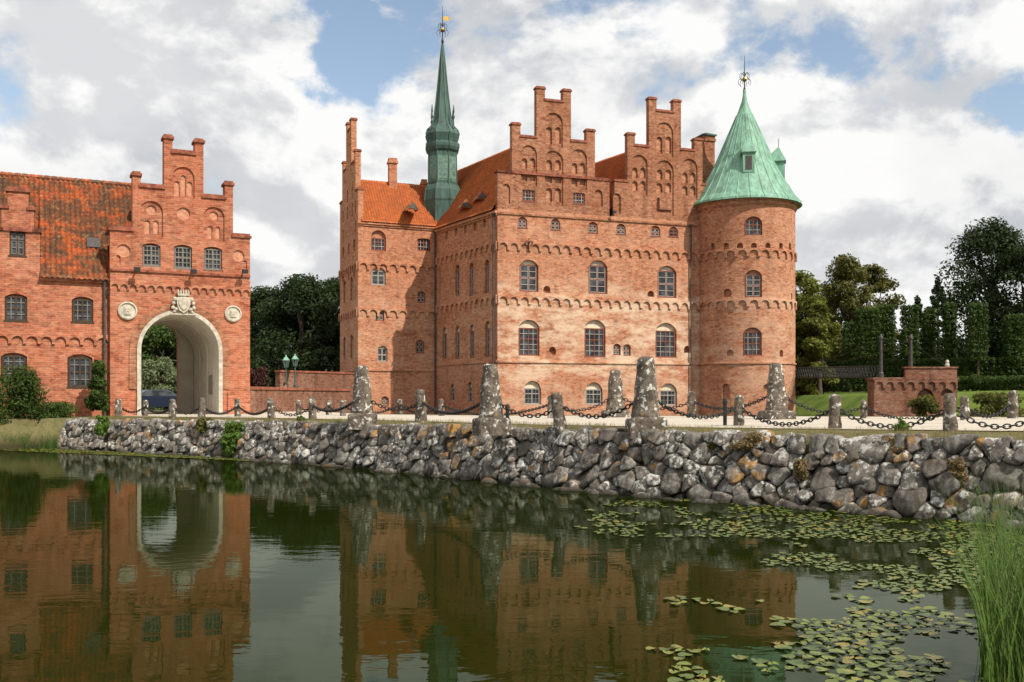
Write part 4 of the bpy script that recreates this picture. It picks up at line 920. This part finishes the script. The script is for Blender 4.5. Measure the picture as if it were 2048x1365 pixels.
def hedge(P0,P1,z0,z1,d,mat,lab,cnt,size=.12):
    f=Fac(P0,P1); bl=boxblobs(f.L,d,z1-z0,0,.6); bl=[(a+f.L/2,b,c,e,ff_,g_) for a,b,c,e,ff_,g_ in bl]
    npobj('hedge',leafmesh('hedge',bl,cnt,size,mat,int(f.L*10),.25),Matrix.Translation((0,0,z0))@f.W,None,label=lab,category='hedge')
hedge(XY(1560,104),XY(2200,92),3.0,6.1,1.6,leaf_mid,'long clipped green hedge above the lawn',42000,.14)
hedge(XY(1900,88),XY(2200,80),2.8,4.0,1.2,leaf_mid,'low clipped box hedge on the lawn',12000)
x,y=XY(1950,86); npobj('box_ball',leafmesh('box_ball',[(0,0,.6,.6,.6,.6)],2500,.07,leaf_mid,5,.2),Matrix.Translation((x,y,3.0)),None,label='small round clipped box bush on the lawn',category='bush')
bl=[]; r=random.Random(5)
for i in range(170):
    a=r.uniform(-1.2,1.2); D=r.uniform(165,200); x=D*math.tan(a); hh=r.uniform(5,13); s=r.uniform(4,7); bl.append((x,D,hh*.6,s,s,hh*.7))
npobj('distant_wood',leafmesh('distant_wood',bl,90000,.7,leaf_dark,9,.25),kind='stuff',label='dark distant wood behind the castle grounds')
bl=[]
for i in range(60): 
    x,y=XY(r.uniform(1590,2250),r.uniform(128,140)); bl.append((x,y,r.uniform(3,9),2.6,2.2,r.uniform(2,4)))
npobj('shrubbery',leafmesh('shrubbery',bl,40000,.34,leaf_dark,19,.3),kind='stuff',label='dense dark shrubbery behind the hedge')
def bush(name,px,D,top,bot,wpx,mat,lab,cnt=3000,size=.07,n=14,dep=None,seed=1):
    x,y=XY(px,D); z0=CH+(HZ-bot)/F*D; z1=CH+(HZ-top)/F*D; w=wpx/F*D; h=z1-z0; r=random.Random(seed+px); bl=[]
    for i in range(n): t=r.random(); rr=w*.33*(1-.4*t)*r.uniform(.2,1); a=r.uniform(0,6.28); s=w*r.uniform(.12,.24); bl.append((rr*math.cos(a),(dep or 1)*rr*math.sin(a),h*(.12+.76*t),s,s*(dep or 1),min(s,h*.25)))
    npobj(name,leafmesh(name,bl,cnt,size,mat,px),Matrix.Translation((x,y,z0)),None,label=lab,category='plant')
bush('bush',468,36.1,826,912,74,leaf_bright,'green leafy bush growing out of the boulder wall',3800,.085,20)
bush('bush',412,37.6,835,880,52,leaf_olive,'brownish green bush on top of the boulder wall',1800,.07)
bush('bush',607,34.6,832,868,34,leaf_bright,'small green bush between boulders',1000,.06)
bush('bush',757,31.0,866,908,42,leaf_bright,'small green plant growing between boulders',1200,.06)
bush('bush',1800,21.3,832,866,46,leaf_bright,'small green weed beside a stone post',900,.035)
bush('bush',205,38.5,832,868,42,leaf_bright,'green bush at the pond edge',1400,.07)
bush('bush',1912,18.1,912,965,66,dry_m,'dry brown plant hanging over boulders',1800,.035)
bush('bush',1604,20.0,918,965,50,dry_m,'dry brown plant between boulders',1500,.035)
bush('bush',1500,21.0,866,905,100,dry_m,'dry grass clump on top of the boulder wall',2200,.035)
bush('bush',1435,21.6,880,915,60,leaf_olive,'olive green moss and weeds on the boulder wall',1500,.035)
bush('bush',1065,26.2,888,922,60,dry_m,'dry brown plant on the boulder wall',1300,.04)
bush('bush',870,28.8,872,902,60,leaf_olive,'olive weeds on top of the boulder wall',1300,.045)
bush('bush',1790,19.4,872,900,120,dry_m,'dry grass clump along the wall top',2200,.035)
bush('climbing_plant',196,46.9,716,835,54,leaf_mid,'green climber growing up the brick wall beside the drain pipe',7500,.09,38)
bush('bush',38,45.0,735,842,120,leaf_mid,'loose green shrub in front of the brick range',7000,.08,34)
bush('bush',-30,44.0,770,850,120,leaf_mid,'green shrub in front of the brick range',4500,.08,20)
bush('bush',110,45.3,805,845,120,leaf_mid,'low green plants at the foot of the wall',4200,.06,24)
bush('bush',1850,70,795,835,90,leaf_olive,'rough green scrub on the moat bank',3000,.13)
bush('bush',1990,62,790,840,140,leaf_olive,'rough weeds on the moat bank',4000,.12)
bush('bush',515,58,738,782,60,leaf_red,'dark purple-leaved shrub behind the parapet wall',3000,.12)
def blades(name,pts,hmin,hmax,wd,mat,seed,lean=.35,**kk):
    r=np.random.RandomState(seed); P=np.array(pts,float); n=len(P); h=r.uniform(hmin,hmax,n)[:,None]; a=r.uniform(0,6.28,n); d=np.column_stack([np.cos(a),np.sin(a),np.zeros(n)])
    s=np.column_stack([np.cos(a*.3),np.sin(a*.3)*.4,np.zeros(n)])
    l=r.uniform(.05,lean,n)[:,None]; up=np.array([0,0,1.]); R_=[]
    K=5
    for i in range(K):
        t=i/(K-1); c=P+up*h*t*(1-.25*l*t)+d*h*l*t*t; w_=wd*(1-t*.93)*r.uniform(.7,1.2); R_.append(c-s*w_); R_.append(c+s*w_)
    V=np.stack(R_,1); b=np.arange(n)[:,None]*2*K; Fq=np.concatenate([b+np.array([[2*i,2*i+1,2*i+3,2*i+2]]) for i in range(K-1)],0)
    col=np.repeat(np.column_stack([r.uniform(0,1,n),r.uniform(0,1,n),r.uniform(0,1,n),np.ones(n)]),2*K,0)
    return npobj(name,npmesh(name,V.reshape(-1,3),Fq,mat,False,col),**kk)
pts=[];pd=[]
for i in range(34000):
    s=rng_.uniform(0,cum[-1]); x,y,an=along(s); k2=rng_.uniform(.55,2.7); 
    X_=x-math.sin(an)*k2; Y_=y+math.cos(an)*k2
    q=noise.noise(Vector((X_*1.2,Y_*1.2,0)))
    if q+rng_.normal(0,.15)>.05: (pts if rng_.rand()<.5 else pd).append((X_,Y_,gz(X_)-.02))
blades('verge_grass',pts,.04,.16,.006,grass_m,1,kind='stuff',label='short rough grass along the top of the stone wall')
blades('dry_grass',pd,.04,.18,.006,dry_m,2,kind='stuff',label='dry grass along the top of the stone wall')
pts=[]
for i in range(2400):
    x,y=XY(rng_.uniform(-60,116),rng_.uniform(42.2,44.5)); pts.append((x,y,0.0))
blades('shore_reeds',pts,.3,.75,.018,shore_m,3,kind='stuff',label='green reeds along the far pond shore')
pts=[]
for i in range(950):
    y=rng_.uniform(7.3,9.3); x=y*rng_.uniform(.484,.60)
    if rng_.rand()<.12 : x=y*rng_.uniform(.470,.50)
    pts.append((x,y,-.05))
blades('reeds',pts,.9,1.72,.010,reed_m,4,.42,kind='stuff',label='tall green reeds at the pond edge')
P_=[]
for i in range(9000):
    y=rng_.uniform(4.5,8.2); x=rng_.uniform(2.9,6.0); P_.append((x,y))
P_=np.array(P_); hz_=height(P_); pts=[(a,b,c-.02) for (a,b),c in zip(P_,hz_) if c>.0]
blades('bank_grass',pts,.10,.32,.006,leafm('bank_grass',(.05,.10,.015),(.17,.24,.04)),5,kind='stuff',label='fresh green grass on the near bank')
# ================================================================ lily pads
def padm():
    k=M('lily_pad',.4,.4); o=k.n('ObjectInfo').outputs['Random']; n=k.noise(k.pos(),3,4,.6); n2=k.noise(k.pos(),40,3)
    f=k.math('FRACT',k.math('ADD',k.math('MULTIPLY',o,.8),k.math('MULTIPLY',n,1.3)))
    c=k.mix(f,(.05,.085,.010),(.16,.19,.025)); c=k.mix(k.mr(n,.54,.62,0,.8),c,(.26,.19,.03)); c=k.mix(k.mr(n2,.55,.7,0,.4),c,(.07,.05,.015)); k.col(c); return k.m
pad_m=padm()
def padgeo(seed,r):
    rr=random.Random(seed); n=18; vs=[(0,0,.008)]
    for i in range(n+1):
        a=.22+ (2*math.pi-.44)*i/n; q=r*(1+.04*math.sin(3*a+seed)); vs.append((q*math.cos(a),q*math.sin(a),.012+rr.uniform(0,.006)+.006*math.sin(2*a+seed)))
    return vs,[(0,i,i+1) for i in range(1,n+1)]
padmesh=[]
for i in range(6): g=Geo(); g.add(*padgeo(i,.105)); padmesh.append(g.mesh('lily_pad',[pad_m],True))
cand=[];rp=random.Random(11); cells={}
N_=90000; pyr=1000+370*np.random.rand(N_)**.8; pxr=np.random.uniform(1150,2060,N_); Dr=CH*F/(pyr-HZ); xr=(pxr-1024)/F*Dr; hr=height(np.column_stack([xr,Dr]))
for px,py,x,D,hv in zip(pxr,pyr,xr,Dr,hr):
    if len(cand)>=2100: break
    if hv>-.05: continue
    s=noise.noise(Vector((x*.9,D*.8,4)))*1.3+noise.noise(Vector((x*2.6,D*2.0,1)))*.9
    if py<1075: lim=1240; sc_d=560
    elif py<1300: lim=1640-(py-1070)*.35; sc_d=360
    else: lim=1420; sc_d=520
    dn=min((px-lim)/sc_d,.50)
    if s+dn<.40+rp.uniform(-.15,.15): continue
    r_=rp.uniform(.038,.082); key=(int(x/.25),int(D/.25)); ok=True
    for i in(-1,0,1):
        for j in(-1,0,1):
            for (a,b,c) in cells.get((key[0]+i,key[1]+j),[]):
                if (a-x)**2+(b-D)**2<((c+r_)*1.05)**2: ok=False
    if not ok: continue
    cells.setdefault(key,[]).append((x,D,r_)); cand.append((x,D,r_))
cand.sort(key=lambda c:c[1]); G=Geo()
for i,(x,y,r_) in enumerate(cand):
    if i<295:
        o=bpy.data.objects.new('lily_pad',padmesh[i%6]); reg(o,Matrix.Translation((x,y,rp.uniform(0,.004)))@Matrix.Rotation(rp.uniform(0,6.28),4,'Z')@Matrix.Rotation(rp.uniform(-.05,.05),4,'X')@Matrix.Diagonal((r_/.105,r_/.105,1,1)),None)
        props(o,label='round notched green lily pad floating on dark water',category='lily pad',group='lily pads floating on the pond')
    else:
        vs,fs_=padgeo(i,r_); a=rp.uniform(0,6.28); ca,sa=math.cos(a),math.sin(a); G.add([(x+p[0]*ca-p[1]*sa,y+p[0]*sa+p[1]*ca,p[2]) for p in vs],fs_)
for i in range(1500):
    s0=rp.uniform(-1,14); x,y,an=along(max(0,s0)); k2=-rp.uniform(.3,2.4)*(1-s0/18); x=x-math.sin(an)*k2+rp.uniform(-1.5,0)*(s0<.2)*2; y=y+math.cos(an)*k2
    vs,fs_=padgeo(i,rp.uniform(.05,.11)); G.add([(x+p[0],y+p[1],p[2]) for p in vs],fs_)
G.obj('floating_lily_pads',[pad_m],smooth=True,kind='stuff',label='mass of small lily pads farther out on the pond')
# ================================================================ right bank: bridge pier, suspension bridge
bx0=XY(1748,76); bx1=XY(1914,76); fp=Fac(bx0,bx1); ab=empty('bridge_abutment',(bx0[0],bx0[1],1),label='red brick bridge pier with arched corbels on the moat bank',category='bridge pier')
g=Geo(); zt_=CH+(HZ-737)/F*76; zc2=CH+(HZ-760)/F*76; Lb=fp.L
g.wall([(0,-1),(Lb,-1),(Lb,zc2),(0,zc2)],[dict(p=arch(Lb*.62,zc2-2.2,zc2-.7,1.3),d=.3,rm=0,bm=0),dict(p=arch(Lb*.88,zc2-2.2,zc2-.7,1.0),d=.3,rm=0,bm=0)],0,1.4,True); g.box(-.12,Lb+.12,-.12,1.5,zc2+.001,zc2+.18); 
g.box(Lb*.38,Lb,.0,.35,zc2+.181,zt_); g.box(Lb-.35,Lb-.001,.351,1.4,zc2+.181,zt_-.01); g.box(Lb*.36,Lb+.08,-.08,.43,zt_+.001,zt_+.12)
g.obj('wall',[old_brick],fp.W,ab); FZ(fp.W,ab,old_brick,Lb,zc2-.02,pitch=.8,r=.28,proud=.12)
for px in(1764,1824):
    u,_=fp.uz(px,700); z1_=CH+(HZ-672)/F*76; g=Geo(); g.lathe([(.2,zc2+.15),(.2,zc2+.5),(.13,zc2+.6),(.10,z1_-.3),(.16,z1_-.25),(.16,z1_-.1),(.03,z1_+.15)],10); g.obj('iron_pylon',[pipe_m],fp.W@Matrix.Translation((u,.2,0)),ab)
u,_=fp.uz(1896,730); g=Geo(); g.lathe([(.16,zt_+.12),(.18,zt_+.25),(.12,zt_+.4),(.15,zt_+.5),(.08,zt_+.65)],10); g.obj('stone_ornament',[sandstone],fp.W@Matrix.Translation((u,.15,0)),ab)
br_=empty('footbridge',(26,90,3.5),label='slim iron suspension footbridge from castle tower to the bank',category='bridge')
t0=Vector((tc[0]+4.2,tc[1]+.8,4.0)); t1=Vector((bx0[0]+.5,bx0[1]+.7,3.72)); dd=(t1-t0); sd=Vector((dd.y,-dd.x,0)).normalized()
def rail(a,b,n,par,h=.88,name='railing'):
    g=Geo(); g.tube(a,b,.05,6); g.tube(a+Vector((0,0,h)),b+Vector((0,0,h)),.03,5)
    for i in range(n): 
        p=a.lerp(b,i/n);q=a.lerp(b,(i+1)/n); g.tube(p,p+Vector((0,0,h)),.018,4); g.tube(p,q+Vector((0,0,h)),.01,4); g.tube(q,p+Vector((0,0,h)),.01,4)
    return g.obj(name,[iron],Matrix(),par)
for s_ in(-.55,.55): rail(t0+sd*s_,t1+sd*s_,34,br_)
g=Geo()
a,b=t0+sd*.45,t0-sd*.45; c,d_=t1+sd*.45,t1-sd*.45; g.add([a,b,d_,c]+[p-Vector((0,0,.06)) for p in(a,b,d_,c)],[(0,1,2,3),(7,6,5,4),(0,4,5,1),(1,5,6,2),(2,6,7,3),(3,7,4,0)]); g.obj('deck',[wood_dark],Matrix(),br_)
u,_=fp.uz(1764,700); tp=fp.W@Vector((u,.2,CH+(HZ-680)/F*76)); u2,_=fp.uz(1824,700); tp2=fp.W@Vector((u2,.2,CH+(HZ-680)/F*76))
for e0_,e1_ in((tp,t0+Vector((0,0,1))),(tp2,t0.lerp(t1,.35)+Vector((0,0,1))),(tp,tp2),(tp2,fp.W@Vector((Lb,.2,zt_)))): 
    g=Geo(); f=lambda t:e0_.lerp(e1_,t)-Vector((0,0,1.2*t*(1-t)))
    for i in range(12): g.tube(f(i/12),f((i+1)/12),.025,4)
    g.obj('cable',[iron],Matrix(),br_)
# ================================================================ street lamps and people
def lamp(px,D,top):
    x,y=XY(px,D); z1=CH+(HZ-top)/F*D; z0=z1-2.6; e=empty('street_lamp',(x,y,z0),label='green metal lantern on a pole behind the brick wall',category='street lamp'); e["group"]='lanterns on the bridge'; W=Matrix.Translation((x,y,z0)); g=Geo(); g.lathe([(.14,-1.6),(.12,.1),(.06,.2),(.05,1.5),(.09,1.55),(.05,1.6)],10); g.obj('pole',[copper_dark],W,e)
    g=Geo(); g.lathe([(.14,1.6),(.25,2.15)],6,0); g.obj('glass_pane',[glass_m],W,e); g=Geo(); g.lathe([(.30,2.15),(.27,2.22),(.12,2.4),(.06,2.45),(.08,2.5),(.01,2.6)],6)
    for i in range(6): a=i*math.pi/3; g.tube((.14*math.cos(a),.14*math.sin(a),1.6),(.25*math.cos(a),.25*math.sin(a),2.15),.018,4)
    g.obj('lantern_cap',[copper_light],W,e)
lamp(572,78,710); lamp(590,80,708)
def person(px,D,z0,shirt,trous,face,lab,hairc=(.05,.03,.02)):
    x,y=XY(px,D); W=Matrix.Translation((x,y,z0))@Matrix.Rotation(face,4,'Z'); e=empty('person',(x,y,z0),label=lab,category='person')
    def skinm(name,vs,es,rad,mat,par):
        me=bpy.data.meshes.new(name); me.from_pydata(vs,es,[]); o=bpy.data.objects.new(name,me); reg(o,W,par); m=o.modifiers.new('s','SKIN'); 
        for v,r_ in zip(me.skin_vertices[0].data,rad): v.radius=(r_[0],r_[1])
        me.skin_vertices[0].data[0].use_root=True; s2=o.modifiers.new('u','SUBSURF'); s2.levels=2; s2.render_levels=2
        bpy.context.view_layer.update(); nm=bpy.data.meshes.new_from_object(o.evaluated_get(bpy.context.evaluated_depsgraph_get())); o.modifiers.clear(); o.data=nm; nm.materials.clear(); nm.materials.append(mat); nm.polygons.foreach_set('use_smooth',[True]*len(nm.polygons)); return o
    hp=[(0,0,.95),(0,0,1.15),(0,.0,1.38),(0,0,1.5),(0,-.01,1.58),(0,-.01,1.70),(.18,0,1.40),(.24,0,1.15),(.22,-.12,.95),(-.18,0,1.40),(-.24,0,1.15),(-.22,-.12,.95),(.09,0,.9),(.10,-.02,.5),(.10,.02,.08),(.11,-.14,.03),(-.09,0,.9),(-.10,.03,.5),(-.10,.06,.08),(-.11,-.1,.03)]
    es=[(0,1),(1,2),(2,3),(3,4),(4,5),(2,6),(6,7),(7,8),(2,9),(9,10),(10,11),(0,12),(12,13),(13,14),(14,15),(0,16),(16,17),(17,18),(18,19)]
    rd=[(.14,.10),(.13,.095),(.14,.10),(.05,.05),(.075,.085),(.075,.09),(.05,.05),(.042,.042),(.03,.03),(.05,.05),(.042,.042),(.03,.03),(.085,.085),(.06,.06),(.042,.042),(.035,.03),(.085,.085),(.06,.06),(.042,.042),(.035,.03)]
    skinm('body',hp,es,rd,skin_m,e)
    skinm('shirt',[hp[0],hp[1],hp[2],hp[6],((.22),0,1.24),hp[9],(-.22,0,1.24)],[(0,1),(1,2),(2,3),(3,4),(2,5),(5,6)],[(.165,.125),(.155,.12),(.165,.125),(.07,.07),(.06,.06),(.07,.07),(.06,.06)],plain('shirt_cloth',shirt,.9,.1,.1),e)
    skinm('trousers',[(0,0,.98),hp[12],hp[13],hp[14],hp[16],hp[17],hp[18]],[(0,1),(1,2),(2,3),(0,4),(4,5),(5,6)],[(.155,.12),(.105,.105),(.08,.08),(.062,.062),(.105,.105),(.08,.08),(.062,.062)],plain('trouser_cloth',trous,.9,.1,.1),e)
    g=Geo(); g.lathe([(.10,1.60),(.108,1.68),(.095,1.76),(.05,1.80),(.01,1.81)],12,cy=.02); g.obj('hair',[plain('hair_brown',hairc,.7,.2,.2)],W,e,True)
person(652,86.5,2.85,(.03,.12,.5),(.05,.05,.08),0,'person in a blue top leaning by the brick wall'); person(664,87.5,2.8,(.08,.4,.08),(.1,.09,.08),.5,'person in a green top standing behind the brick wall')
person(570,62,1.34,(.10,.02,.03),(.03,.03,.04),1.0,'person in dark clothes walking behind the parapet wall')
